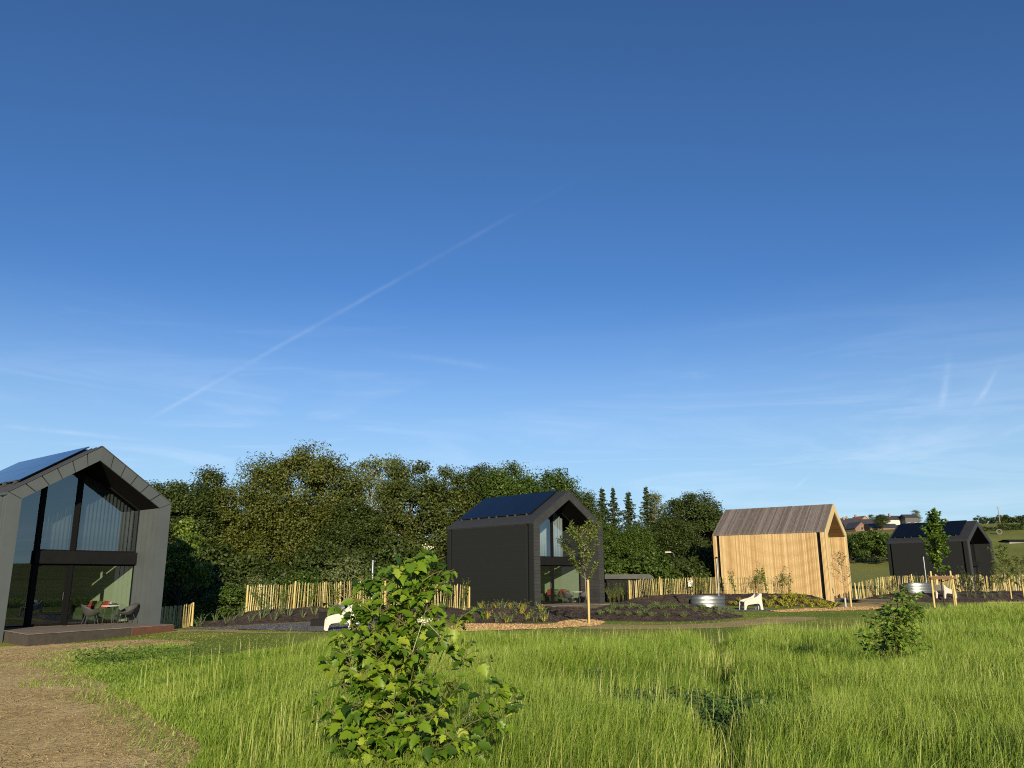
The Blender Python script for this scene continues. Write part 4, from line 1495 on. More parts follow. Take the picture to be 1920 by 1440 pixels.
# far houses on the hill
def house(px, y, w, d, h, rh, rz, label, wallm, roofm, axis='x', chim=((.2, .5),), wins=3, zoff=-.3):
    x = px_x(px, y)
    t = thing('house', label, 'house', (x, y, float(terrain(x, y)) + zoff), rz)
    MB().box(-w / 2, w / 2, 0, d, -1.0, h).build('wall', wallm, t)
    if axis == 'x':
        MB().prism([(0, h), (d / 2, h + rh), (d, h)], 'x', -w / 2 + .02, w / 2 - .02).build('gable', wallm, t)
        m = MB()
        e = .35
        m.prism([(-e, h - e * rh / (d / 2)), (d / 2, h + rh), (d / 2, h + rh + .16), (-e - .05, h - e * rh / (d / 2) + .1)], 'x', -w / 2 - .2, w / 2 + .2)
        m.prism([(d + e, h - e * rh / (d / 2)), (d / 2, h + rh), (d / 2, h + rh + .16), (d + e + .05, h - e * rh / (d / 2) + .1)], 'x', -w / 2 - .2, w / 2 + .2)
    else:
        MB().prism([(-w / 2, h), (0, h + rh), (w / 2, h)], 'y', .02, d - .02).build('gable', wallm, t)
        m = MB()
        e = .3
        k = rh / (w / 2)
        for s in (-1, 1):
            m.prism([(s * (w / 2 + e), h - e * k), (0, h + rh), (0, h + rh + .16), (s * (w / 2 + e), h - e * k + .14)], 'y', -.25, d + .2)
    rf = m.build('roof', roofm, t)
    for (u, v) in chim:
        MB().bbox(-w / 2 + u * w - .35, -w / 2 + u * w + .35, d * v - .35, d * v + .35, h + rh * .4, h + rh + 1.1, .04).build('chimney', 'brick', rf)
    for k in range(wins):
        xx = -w / 2 + w * (k + .5) / wins
        f = MB().box(xx - .55, xx + .55, -.06, .05, h * .45, h * .45 + 1.3).build('window', 'render', t)
        MB().box(xx - .45, xx + .45, -.09, -.062, h * .45 + .1, h * .45 + 1.2).build('pane', 'pane_dark', f)
    return t


house(1616, 345, 14, 8, 3.4, 2.6, .05, 'long orange brick farmhouse with slate roof right of the larch lodge', 'brick', 'slate', 'x', ((.12, .5),), 4)
house(1617, 325, 6.2, 7, 1.6, 2.3, .3, 'small red brick gabled outbuilding in front of the farmhouse', 'brick_dark', 'slate', 'y', (), 1)
house(1603, 372, 16, 8, 5.6, 2.4, .02, 'dark roofed house behind the orange brick farmhouse', 'render', 'slate', 'x', ((.08, .3), (.42, .5)), 3)
house(1625, 366, 6, 8, 5.6, 2.6, .25, 'red tiled gable rising behind the farmhouse roof', 'brick', 'tile_red', 'y', ((.5, .8),), 1)
house(1680, 372, 10.5, 7, 6.2, 1.8, .1, 'white rendered house on the skyline left of the far black lodge roof', 'render', 'slate', 'x', ((.45, .4),), 3)
house(1713, 368, 6.0, 6, 6.6, 1.3, 0, 'dark flat looking house above the far lodge roof', 'slate', 'slate', 'x', (), 2)
house(1660, 322, 12, 6, 1.2, 1.5, .1, 'low slate roofed barn below the white skyline house', 'brick_dark', 'slate', 'x', (), 0)
# low barn and concrete ring on the hill
x, y = px_x(1912, 222), 222
t = thing('barn', 'long low dark barn with a white base at the right edge of the hill', 'barn', (x, y, float(terrain(x, y)) - .2), .1)
MB().box(-3.4, 6, 0, 4, -.8, .35).build('wall', 'render', t)
MB().prism([(-.2, .35), (-.2, .8), (2, 1.2), (4.2, .8), (4.2, .35)], 'x', -3.5, 6.1).build('roof', 'iron', t)
x, y = px_x(1874, 250), 250
t = thing('concrete_ring', 'grey concrete ring standing upright beside the hedge on the hill', 'ring', (x, y, float(terrain(x, y)) - .15), -.5)
m = MB()
n = 28
for k in range(n):
    pass
oo = [(0.85 * math.cos(2 * PI * k / n), .85 + 0.85 * math.sin(2 * PI * k / n)) for k in range(n + 1)]
i_ = [(.5 * math.cos(2 * PI * k / n), .85 + .5 * math.sin(2 * PI * k / n)) for k in range(n + 1)]
m.ring(oo, i_, 'y', -.8, .8)
m.build('ring', 'bale', t)
x, y = px_x(1878, 285), 285
t = thing('utility_pole', 'thin wooden utility pole standing above the skyline trees at right', 'pole', (x, y, float(terrain(x, y)) - .1))
MB().tube([(0, 0, 0), (0, 0, 6.6)], [.16, .11], 8).build('pole', 'bark_pale', t, True)
MB().box(-.7, .7, -.05, .05, 6.1, 6.22).build('crossarm', 'bark_pale', t)
x, y = px_x(1262, 66), 66
t = thing('street_lamp', 'small street lamp with white head against the dark trees', 'lamp', (x, y, float(terrain(x, y)) - .1))
zt = at(1262, 1036, 66)[2] - float(terrain(x, y))
MB().tube([(0, 0, 0), (0, 0, zt - .2), (-.08, 0, zt + .05), (-.3, 0, zt + .13)], [.05, .04, .035, .03], 8).build('pole', 'galv', t, True)
MB().bbox(-.75, -.25, -.1, .1, zt + .08, zt + .18, .02).build('lamp_head', 'render', t)

# low dark shed right of the black lodge
x, y = px_x(1178, 60.5), 60.5
t = thing('shed', 'low black shed with a grey curved roof edge right of the black lodge', 'shed', (x, y, float(terrain(x, y)) - .1), .08)
m = MB()
m.box(-1.75, 1.55, 1.9, 2.0, 0, 1.75)
m.box(-1.75, -1.65, 0, 1.9, 0, 1.75)
m.box(-1.75, 1.55, 0, .1, 0, 1.75)
m.box(1.45, 1.55, .1, 1.9, 0, 1.75)
m.build('wall', 'iron', t)
prof = [(-1.9, 1.76), (-1.9, 2.08), (1.2, 2.10), (1.5, 2.05), (1.68, 1.92), (1.75, 1.76)]
MB().prism(prof, 'y', -.2, 2.15).build('roof', 'shed_roof', t)
for xx in (-1.7, -.25):
    MB().box(xx - .05, xx + .05, -.06, .0, 0, 1.76).build('post', 'iron', t)


# ------------------------------------------------------------------ branchy plants
def grow(rng, p, d, ln, r, depth, out, leaves, spread=.6, up=.15, nseg=4, nb=(3, 5), shrink=.62, lstart=.25, dens=9):
    pts = [np.array(p, float)]
    d = np.array(d, float)
    for k in range(nseg):
        d = norm(d + rng.normal(size=3) * .10 + np.array([0, 0, up * .3]))
        pts.append(pts[-1] + d * ln / nseg)
    rs = [r * (1 - .72 * k / nseg) for k in range(nseg + 1)]
    out.append((pts, rs))
    nl = int(dens * ln)
    if depth <= 1:
        for k in range(max(2, nl)):
            s = rng.uniform(lstart, 1.02)
            i = min(int(s * nseg), nseg - 1)
            q = pts[i] + (pts[i + 1] - pts[i]) * (s * nseg - i)
            leaves.append((q, norm(pts[i + 1] - pts[i])))
    if depth > 0:
        for k in range(rng.integers(*nb)):
            s = rng.uniform(.3, .98)
            i = min(int(s * nseg), nseg - 1)
            q = pts[i] + (pts[i + 1] - pts[i]) * (s * nseg - i)
            th = rng.uniform(0, 2 * PI)
            side = np.array([math.cos(th), math.sin(th), 0])
            nd = norm(norm(pts[i + 1] - pts[i]) * (1 - spread * .5) + side * spread + np.array([0, 0, up]))
            grow(rng, q, nd, ln * shrink * rng.uniform(.7, 1.2), rs[i] * .6, depth - 1, out, leaves, spread, up, max(3, nseg - 1), nb, shrink, lstart, dens)


SIMPLE_LEAF = (np.array([(0, 0, 0), (.28, .4, .05), (0, .45, 0), (-.28, .4, .05), (0, 1, -.12), (.2, .72, .02), (-.2, .72, .02)]),
               np.array([(0, 1, 2), (0, 2, 3), (1, 5, 2), (2, 6, 3), (2, 5, 4), (2, 4, 6)]))
_h = [(.16, -.05, .02), (.40, .06, .07), (.34, .20, .05), (.58, .42, .10), (.40, .48, .06), (.27, .46, .03), (.34, .66, .05), (.20, .82, .02)]
_lv = [(0, 0, 0), (0, .25, -.01), (0, .5, -.02), (0, .78, -.07), (0, 1.02, -.16)] + _h + [(-a_, b_, c_) for a_, b_, c_ in _h]
_rf = [(0, 5, 1), (5, 6, 7), (5, 7, 1), (7, 8, 9), (7, 9, 1), (9, 10, 1), (10, 2, 1), (10, 11, 2), (11, 12, 3), (11, 3, 2), (12, 4, 3)]
_mir = {k: k + 8 for k in range(5, 13)}
_lf = [tuple(f) for f in _rf] + [tuple(_mir.get(i, i) for i in f[::-1]) for f in _rf]
LOBED_LEAF = (np.array(_lv, float), np.array(_lf))


def leaves_to_mesh(name, leaves, size, m, rng, tpl, droop=.3, outward=.7, face=None, jitter=.35):
    n = len(leaves)
    pos = np.array([q for q, d in leaves])
    dr = np.array([d for q, d in leaves])
    side = randdir(n, rng)
    side[:, 2] *= .5
    Yd = norm(dr * .4 + norm(side) * outward + np.array([0, 0, -droop]))
    Nd = randdir(n, rng) * jitter + np.array([0, 0, 1.0])
    if face is not None:
        Nd = Nd + np.array(face)
    X, Y, Z = frame_from(Yd, norm(Nd))
    s = size * rng.uniform(.45, 1.3, n)
    s3 = np.stack([s * rng.uniform(.72, 1.12, n), s, s * rng.uniform(.2, 2.6, n)], 1)
    V, F, a = scatter(tpl[0], tpl[1], pos + Yd * (s * .25)[:, None], X, Y, Z, s3, np.clip(rng.normal(.5, .26, n), 0, 1))
    return npmesh(name, V, F, a, m, True)


def stems_mesh(polys, name, m, n=5):
    mb = MB()
    for pts, rs in polys:
        mb.tube(pts, [max(r, .0015) for r in rs], n)
    o = mb.build(name, m, None, True)
    me = o.data
    bpy.data.objects.remove(o)
    return me


def plant(name, label, cat, loc, polys, leaves, size, lm, sm_, rng, tpl=SIMPLE_LEAF, ln='leaves', sn='stem', group=None, **kw):
    t = thing(name, label, cat, loc, 0, group)
    link(sn, stems_mesh(polys, sn, sm_), t)
    link(ln, leaves_to_mesh(ln, leaves, size, lm, rng, tpl, **kw), t)
    return t


# big leafy bush in the foreground
rng = np.random.default_rng(101)
BY = 6.35
bb = np.array([px_x(742, BY), BY, 0.0])
polys, leaves = [], []
TIPS = [(775, 1050, 0), (806, 1058, .05), (756, 1068, -.1), (822, 1078, 0), (794, 1092, -.15), (742, 1092, .1), (790, 1042, -.05), (768, 1080, .1), (810, 1098, .1),
        (700, 1078, 0), (686, 1092, .1), (716, 1100, -.1), (672, 1128, .1), (700, 1130, -.15), (654, 1150, .05), (728, 1128, .15), (690, 1160, .2), (640, 1190, -.1), (618, 1238, .1), (592, 1303, -.15), (604, 1342, .15), (668, 1190, -.2),
        (866, 1150, .2), (826, 1196, -.25), (884, 1206, .1), (900, 1244, -.1), (938, 1292, .15), (966, 1312, .1), (944, 1352, -.2), (740, 1190, -.3), (706, 1210, -.3), (776, 1226, -.35),
        (676, 1262, -.35), (742, 1290, -.45), (650, 1322, -.3), (784, 1340, -.5), (700, 1372, -.45), (868, 1372, -.4), (636, 1402, -.2), (925, 1400, -.2), (765, 1252, .3), (700, 1310, .35), (830, 1335, .35), (740, 1392, -.5), (812, 1402, -.45), (800, 1190, .1)]
for (px, py, dy) in TIPS:
    tip = at(px, py, BY + dy) - bb
    root = np.array([rng.normal() * .09 + tip[0] * .12, rng.normal() * .07, .0])
    hz = tip[2]
    c1 = root + (tip - root) * .4 + np.array([-(tip[0]) * .18, 0, .12 * hz])
    n = 9
    pts = []
    for k in range(n + 1):
        s = k / n
        p_ = root * (1 - s) ** 2 + c1 * 2 * s * (1 - s) + tip * s * s + rng.normal(size=3) * .008
        pts.append(p_)
    rs = [.0065 * (1 - .8 * k / n) + .001 for k in range(n + 1)]
    polys.append((pts, rs))
    L_len = np.linalg.norm(tip - root)
    for k in range(int(17 * L_len) + 10):
        s = 1 - rng.random() ** 1.35 * .72
        i = min(int(s * n), n - 1)
        q = pts[i] + (pts[i + 1] - pts[i]) * (s * n - i)
        d = norm(pts[i + 1] - pts[i])
        if rng.random() < .55:       # side shoot carrying a few leaves
            th = rng.uniform(0, 2 * PI)
            sd = norm(d * .5 + np.array([math.cos(th), math.sin(th), .1]))
            sl = rng.uniform(.06, .2)
            e = q + sd * sl
            polys.append(([q, q + sd * sl * .5 + np.array([0, 0, .01]), e], [.0035, .0028, .0015]))
            for _ in range(rng.integers(1, 4)):
                leaves.append((q + sd * sl * rng.uniform(.5, 1.0), sd))
        else:
            leaves.append((q, d))
bush = plant('bush', 'big leafy green bush with lobed glossy leaves in the foreground', 'bush', tuple(bb), polys, leaves, .082, 'bush_leaf', 'stem', rng, LOBED_LEAF,
             droop=.42, outward=.75, face=(.05, -.55, .1), jitter=.55)
# small cream flower heads of the bush
fv, ff, fa_ = [], [], []
mbf = MB()
for (px, py, dy) in ((800, 1027, -.05), (797, 1163, -.38), (792, 1166, -.38)):
    c = at(px, py, BY + dy) - bb
    for k in range(46):
        d = rng.normal(size=3) * np.array([.022, .022, .009])
        p_ = c + d
        s = .006
        nd = randdir(1, rng)[0]
        u = norm(np.cross(nd, (0, 0, 1.01))); w = np.cross(nd, u)
        mbf.add([p_ - u * s, p_ + w * s, p_ + u * s, p_ - w * s], [(0, 1, 2, 3)], float(rng.random()))
    tipn = min((pl for pl in polys if len(pl[0]) > 4), key=lambda pl: np.linalg.norm(pl[0][-1] - c))
    mbf.tube([tipn[0][-1], c], .002, 4, .2)
mbf.build('flowers', 'flower', bush)

# open bush at right in the meadow
rng = np.random.default_rng(103)
b0 = G(1690, 1292)
polys, leaves = [], []
TI = [(1690, 1108, 0), (1705, 1125, .2), (1670, 1120, -.2), (1720, 1150, 0), (1655, 1150, .2), (1640, 1165, -.2), (1628, 1158, .1), (1620, 1190, -.1), (1632, 1212, .2), (1684, 1112, .1), (1698, 1118, -.1), (1676, 1130, .15), (1706, 1140, .1), (1700, 1165, -.3), (1680, 1180, -.3), (1722, 1190, .1), (1660, 1200, .3), (1712, 1225, -.1), (1728, 1215, .1),
      (1690, 1140, .3), (1675, 1155, .1), (1715, 1135, -.1), (1648, 1225, 0), (1735, 1260, .1)]
for (px, py, dy) in TI:
    tip = at(px, py, b0[1] + dy * 1.3) - b0
    root = rng.normal(size=3) * .04
    root[2] = 0
    ctrl = root + (tip - root) * .45 + np.array([-tip[0] * .25, 0, tip[2] * .12])
    n = 8
    pts = [root * (1 - s) ** 2 + ctrl * 2 * s * (1 - s) + tip * s * s + rng.normal(size=3) * .012 for s in np.linspace(0, 1, n + 1)]
    polys.append((pts, [.011 * (1 - .8 * k / n) + .0015 for k in range(n + 1)]))
    for k in range(13):
        s = 1 - rng.random() ** 1.5 * .55
        i = min(int(s * n), n - 1)
        q = pts[i] + (pts[i + 1] - pts[i]) * (s * n - i)
        th = rng.uniform(0, 2 * PI)
        sd = norm(np.array([math.cos(th), math.sin(th), .35]))
        sl = rng.uniform(.08, .24)
        polys.append(([q, q + sd * sl * .6, q + sd * sl], [.003, .0022, .0012]))
        for _ in range(rng.integers(4, 9)):
            leaves.append((q + sd * sl * rng.uniform(.2, 1.05) + rng.normal(size=3) * .015, sd))
plant('bush', 'open small leaved bush standing in the meadow at right', 'bush', tuple(b0), polys, leaves, .062, 'bush2_leaf', 'stem', rng, LOBED_LEAF, droop=.2, outward=.8, face=(.05, -.4, .1), jitter=.6)


def stake(p, h, r=.04, m='post_wood', lean=0.0):
    return MB().tube([(p[0], p[1], p[2] - .1), (p[0] + lean * .95, p[1], p[2] + h * .97), (p[0] + lean, p[1], p[2] + h)], [r, r, r * .8], 10).build('stake', m, None, True)


def young(px, py, h, label, lm, seed, crown_from=.34, size=.075, spread=.62, nb=12, blen=.34, dens=24, bare=1.0, tm='bark_pale', r=.024, y=None, up=.25, lean=0.0, droop=.15, tpl=SIMPLE_LEAF):
    rng = np.random.default_rng(seed)
    b = G(px, py) if y is None else np.array([px_x(px, y), y, 0])
    b[2] = gz_at(b[0], b[1])
    polys, leaves = [], []
    n = 10
    pts = [np.array([lean * h * (k / n) + rng.normal() * .012 * h * (k / n), rng.normal() * .012 * h * (k / n), h * k / n]) for k in range(n + 1)]
    polys.append((pts, [r * (1 - .85 * k / n) + .003 for k in range(n + 1)]))
    for k in range(nb):
        s = crown_from + (1 - crown_from) * (k + rng.random() * .8) / nb
        s = min(s, .985)
        i = min(int(s * n), n - 1)
        q = pts[i] + (pts[i + 1] - pts[i]) * (s * n - i)
        th = k * 2.4 + rng.normal() * .4
        d = norm(np.array([math.cos(th) * spread, math.sin(th) * spread, up + .3]))
        env = math.sin(PI * min(1, max(.08, (s - crown_from) / (1 - crown_from) * .82 + .2))) ** .7
        grow(rng, q, d, h * blen * env * rng.uniform(.75, 1.2), r * .4, 1, polys, leaves, .55, up, 4, (2, 5), .55, .12, dens)
    for k in range(14):
        leaves.append((pts[-1] + rng.normal(size=3) * .06, np.array([0, 0, 1.0])))
    t = plant('young_tree', label, 'tree', tuple(b), polys, leaves, size, lm, tm, rng, tpl, 'leaves', 'trunk', droop=droop, outward=.8, face=(0, -.3, .1), jitter=.7)
    return t, b


t, b = young(1103, 1169, 3.6, 'young thin tree with light crown tied to a single stake before the black lodge', 'young_leaf', 201, .42, .10, .75, 15, .36, 85, lean=-.045, up=.3)
o = stake((b[0] + .02, b[1] - .18, b[2]), 1.62, .045)
tag(o, 'yellow wooden stake beside the trunk of the thin young tree', 'stake')
t, b = young(1586, 1139, 3.1, 'sparse young tree with few brown leaves before the larch porch', 'brown_leaf', 202, .32, .09, .7, 14, .30, 22)
o = stake((b[0] + .28, b[1] - .1, b[2]), .95, .05)
tag(o, 'short pale stake next to the sparse young tree at the larch porch', 'stake')
o = MB().tube([(0, 0, 0), (0, 0, .55)], .055, 10).build('tree_guard', 'grey_plastic', None, True)
o.location = (b[0], b[1], b[2] - .02)
tag(o, 'grey plastic guard around the foot of the sparse young tree', 'tree guard')
t, b = young(1772, 1139, 5.4, 'tall slim young maple in leaf between three stakes', 'maple_leaf', 203, .33, .135, .55, 26, .17, 60, tm='bark', r=.04, lean=-.012, tpl=LOBED_LEAF)
SG = 'stakes of the maple support'
tt = thing('tree_support', 'three round stakes with brown cross rails holding the young maple', 'tree support', (b[0], b[1], b[2]))
for (dx, dy, hh) in ((-.72, -.25, 2.0), (.36, -.55, 1.75), (.66, .15, 2.02)):
    MB().tube([(dx, dy, -.15), (dx * .97, dy, hh - .04), (dx * .97, dy, hh)], [.055, .05, .04], 10, random.random()).build('stake', 'post_wood', tt, True)
for (a_, b_, zz) in (((-.9, -.3), (.85, .12), 1.68), ((-.78, -.34), (.5, -.62), 1.60)):
    MB().tube([(a_[0], a_[1], zz), (b_[0], b_[1], zz)], .055, 8).build('rail', 'rail_wood', tt, True)
MB().tube([(-.3, -.2, 1.5), (.05, 0, 1.42), (.45, .02, 1.52)], .02, 6).build('tie', 'iron', tt)
t, b = young(1893, 1128, 3.6, 'leafy young tree leaning on a stake in front of the far black lodge', 'young_leaf', 204, .22, .10, .7, 22, .25, 85, lean=-.03)
o = stake((b[0] + .05, b[1] - .2, b[2]), 1.5, .045)
tag(o, 'stake of the leafy young tree in front of the far black lodge', 'stake')
t, b = young(1921, 1128, 2.6, 'small young tree cut by the right edge of the photo', 'young_leaf', 205, .2, .095, .8, 16, .36, 80)
o = stake((b[0] - .06, b[1] - .15, b[2]), 1.25, .045)
tag(o, 'stake of the small young tree at the right edge', 'stake')
# slender climbing shrubs along the fences
VG = 'young shrubs planted along the paling fences'
VINE = [(1372, 1118, 1.45, 55.2), (1400, 1118, 1.3, 55.3), (1418, 1118, 1.75, 55.4), (1432, 1118, 1.6, 55.2), (1455, 1118, 1.45, 55.3), (1470, 1118, 1.5, 55.0), (1258, 1122, 1.1, 56.2), (1210, 1122, 1.0, 56.2), (1300, 1122, 1.1, 56.0), (1318, 1122, 1.25, 56.1),
        (495, 1143, 1.0, 37.6), (540, 1142, 1.1, 38.0), (588, 1142, 1.05, 38.4), (640, 1142, 1.1, 38.8), (842, 1138, 1.35, 40.0), (866, 1138, 1.3, 40.3), (1640, 1116, 1.1, 59.2), (1668, 1116, 1.1, 59.5), (1700, 1114, 1.2, 59.8), (1806, 1112, 1.5, 60.4), (1826, 1112, 1.4, 61), (1842, 1112, 1.3, 61.5), (1860, 1112, 1.35, 62), (1730, 1114, 1.15, 60)]
protos = []
for k in range(3):
    rng = np.random.default_rng(300 + k)
    polys, leaves = [], []
    for j in range(4):
        th = rng.uniform(0, 6.28)
        grow(rng, (rng.normal() * .05, rng.normal() * .05, 0), norm(np.array([math.cos(th) * .28, math.sin(th) * .2, 1])), rng.uniform(.75, 1.05), .009, 1, polys, leaves, .6, .3, 4, (3, 6), .42, .25, 26)
    protos.append((stems_mesh(polys, 'stem', 'stem', 4), leaves_to_mesh('leaves', leaves, .085, ('maple_leaf', 'young_leaf', 'hazel_leaf')[k], rng, SIMPLE_LEAF, face=(0, -.3, .1), jitter=.7)))
for k, (px, py, h, y) in enumerate(VINE):
    x = px_x(px, y)
    st, lv = protos[k % 3]
    where = 'larch side fence' if 1200 < px < 1480 else ('long fence left of the black lodge' if px < 900 else 'far right fence')
    t = thing('young_shrub', 'thin leafy young shrub growing up against the ' + where, 'shrub', (x, y, gz_at(x, y)), k * 1.9, 'young shrubs against the ' + where)
    t.scale = (h * .8, h * .8, h)
    link('stem', st, t)
    link('leaves', lv, t)
# weeds in front of the low shed
for k, px in enumerate((1140, 1148, 1156, 1165, 1172)):
    y = 58.2 + .2 * (k % 2)
    x = px_x(px, y)
    st, lv = protos[(k + 1) % 3]
    t = thing('weed', 'tall thin weed in front of the low black shed', 'weed', (x, y, gz_at(x, y)), k * 2.2, 'weeds before the low shed')
    t.scale = (.7, .7, 1.1 + .12 * (k % 3))
    link('stem', st, t)
    link('leaves', lv, t)


# bed plants
def tuft_mesh(seed, n, h, spread, m, w=.012, leafy=0, lsize=.04):
    rng = np.random.default_rng(seed)
    th = rng.uniform(0, 2 * PI, n)
    rr = rng.random(n) ** .6
    base = np.stack([np.cos(th) * rr * .07, np.sin(th) * rr * .07, np.zeros(n)], 1)
    d = np.stack([np.cos(th) * rr * spread, np.sin(th) * rr * spread, np.ones(n)], 1)
    ln = h * rng.uniform(.55, 1.1, n)
    d = norm(d)
    mid = base + d * (ln * .55)[:, None]
    tip = base + d * ln[:, None] + np.stack([np.cos(th), np.sin(th), -np.ones(n) * .4], 1) * (ln * .22 * rr)[:, None]
    sd = np.stack([-np.sin(th + 1), np.cos(th + 1), np.zeros(n)], 1) * w
    V = np.stack([base - sd * .6, base + sd * .6, mid - sd, mid + sd, tip], 1).reshape(-1, 3)
    k = np.arange(n)[:, None] * 5
    F = np.concatenate([k + [0, 1, 3], k + [0, 3, 2], k + [2, 3, 4]])
    a = np.repeat(np.clip(rng.normal(.5, .22, n), 0, 1), 5)
    if leafy:
        C = []
        for i in range(n):
            for _ in range(leafy):
                s = rng.uniform(.2, 1.05)
                C.append(base[i] + (tip[i] - base[i]) * s + rng.normal(size=3) * .012)
        C = np.array(C)
        v2, f2, a2 = leafcards(rng, C, norm(C + [0, 0, .02]), lsize, np.clip(rng.normal(.55, .25, len(C)), 0, 1))
        f2t = np.concatenate([f2[:, [0, 1, 2]], f2[:, [0, 2, 3]]])
        F = np.concatenate([F, f2t + len(V)])
        V = np.concatenate([V, v2])
        a = np.concatenate([a, a2])
    return npmesh('plant', V, F, a, m)


TUFT = [tuft_mesh(400 + k, 80, .27, .62, 'tuft', .010, 5, .04) for k in range(3)]
YEL = [tuft_mesh(410 + k, 34, .42, .75, 'yellow_tuft', .012, 7, .085) for k in range(3)]
SPRIG = [tuft_mesh(420 + k, 12, .55, .5, 'tuft', .012, 4, .05) for k in range(3)]
PEREN = [tuft_mesh(430 + k, 9, .50, .28, 'yellow_tuft' if k == 1 else 'tuft', .012, 10, .07) for k in range(3)]


def setplant(meshes, k, p, s, name, label, cat, group, rz=None):
    o = link(name, meshes[k % len(meshes)])
    o.location = (p[0], p[1], p[2] - .02)
    o.rotation_euler = (0, 0, rz if rz is not None else k * 2.399)
    o.scale = (s, s, s * random.uniform(.85, 1.15))
    return tag(o, label, cat, group)


LAV = [(1126, 1148), (1146, 1146), (1159, 1147), (1178, 1150), (1198, 1150), (1222, 1151), (1249, 1151), (1282, 1153), (1322, 1151), (1350, 1148), (1368, 1147), (1303, 1142), (1150, 1137), (1165, 1136), (1182, 1137), (1200, 1137), (1219, 1137), (1241, 1137), (1262, 1138), (1268, 1136),
       (1288, 1136), (1317, 1137), (1343, 1138), (1360, 1141), (1374, 1146), (1230, 1135), (1190, 1134), (1252, 1134), (1140, 1142), (1210, 1144), (1330, 1144)]
for k, (px, py) in enumerate(LAV):
    p = onbed(px, py + 4, 0, 0)
    setplant(TUFT, k, p, random.uniform(.75, 1.0), 'rounded_shrub', 'low rounded green tuft on the dark bed behind the mown tan strip', 'plant', 'rounded tufts on the dark bed')
YL = [(1442, 1136), (1455, 1138), (1470, 1134), (1480, 1138), (1492, 1132), (1505, 1137), (1512, 1131), (1522, 1136), (1535, 1133), (1540, 1138), (1552, 1137), (1560, 1139), (1448, 1130), (1462, 1128), (1478, 1126), (1490, 1124), (1500, 1126), (1515, 1125), (1528, 1128), (1545, 1131), (1436, 1128), (1424, 1126), (1470, 1121), (1486, 1119), (1505, 1120),
      (1390, 1128), (1380, 1132), (1370, 1130), (1452, 1122), (1536, 1126)]
for k, (px, py) in enumerate(YL):
    p = onbed(px, py + 2, 0, 0)
    setplant(YEL, k, p, random.uniform(.6, .95), 'yellow_perennial', 'yellow green leafy perennial on the bed beside the larch lodge', 'plant', 'yellow perennials by the larch lodge')
SP = [(352, 1173), (362, 1170), (345, 1160), (372, 1172), (378, 1164), (388, 1156), (403, 1163), (409, 1161), (425, 1166), (434, 1163), (452, 1154), (470, 1163), (490, 1158), (514, 1161), (540, 1153), (568, 1155), (422, 1150), (500, 1149), (530, 1149), (355, 1150), (365, 1155), (590, 1150), (340, 1171)]
for k, (px, py) in enumerate(SP):
    p = onbed(px, py + 2, 0, 0)
    setplant(SPRIG, k, p, random.uniform(.75, 1.25), 'grass_tuft', 'thin sprouting tuft on the dark bed right of the zinc lodge', 'plant', 'sprouting tufts on the left bed')
PR = [(897, 1139), (903, 1139), (912, 1139), (920, 1139), (931, 1138), (938, 1139), (944, 1138), (956, 1138), (962, 1138), (972, 1138), (980, 1138), (988, 1139), (1010, 1141), (1014, 1145), (900, 1150), (886, 1163), (915, 1158), (930, 1165), (942, 1158), (950, 1166), (965, 1152), (985, 1163), (990, 1158), (1004, 1165), (1012, 1158), (1020, 1164), (1026, 1158), (1018, 1150), (876, 1166), (1000, 1152), (958, 1165), (978, 1149)]
for k, (px, py) in enumerate(PR):
    p = onbed(px, py + 2, 0, 0)
    setplant(PEREN, k, p, random.uniform(.5, .85), 'perennial', 'small upright perennial on the shiny black membrane mound', 'plant', 'perennials on the membrane mound')
SC5 = [(1640, 1117), (1660, 1116), (1690, 1116), (1795, 1120), (1815, 1118), (1830, 1121), (1846, 1122), (1862, 1121), (1875, 1118), (1630, 1118), (1850, 1117)]
for k, (px, py) in enumerate(SC5):
    p = onbed(px, py, 0, 0)
    setplant(SPRIG, k, p, random.uniform(.7, 1.1), 'seedling', 'thin seedling on the bed before the far right fence', 'plant', 'seedlings on the far bed')

# ------------------------------------------------------------------ meadow grass
far_edge = [(360, 1203), (430, 1198), (620, 1189), (850, 1188), (1100, 1188), (1300, 1187), (1450, 1181), (1600, 1169), (1650, 1153), (1720, 1142), (1800, 1138), (1930, 1136)]
meadow = [(-2.4, 4.0), (-2.9, 7.6)] + gp([(395, 1420), (370, 1397), (290, 1350), (200, 1295), (130, 1262), (112, 1243), (160, 1226), (340, 1207)] + []) + [tuple(G(a_, b_, .36)[:2]) for a_, b_ in far_edge] + [(44, 44), (44, 30), (20, 4.0)]
mead = smoothpoly(resample(meadow, .5, .12), 2)
mead_l = [tuple(p) for p in mead]


def vnoise(P, sc, seed):
    """smooth value noise in two dimensions"""
    rng = np.random.default_rng(seed)
    T = rng.random((256, 256))
    q = P * sc + 1000.5
    i = np.floor(q).astype(int)
    f = q - i
    f = f * f * (3 - 2 * f)
    a = T[i[:, 0] % 256, i[:, 1] % 256]; b = T[(i[:, 0] + 1) % 256, i[:, 1] % 256]
    c = T[i[:, 0] % 256, (i[:, 1] + 1) % 256]; d = T[(i[:, 0] + 1) % 256, (i[:, 1] + 1) % 256]
    return (a * (1 - f[:, 0]) + b * f[:, 0]) * (1 - f[:, 1]) + (c * (1 - f[:, 0]) + d * f[:, 0]) * f[:, 1]


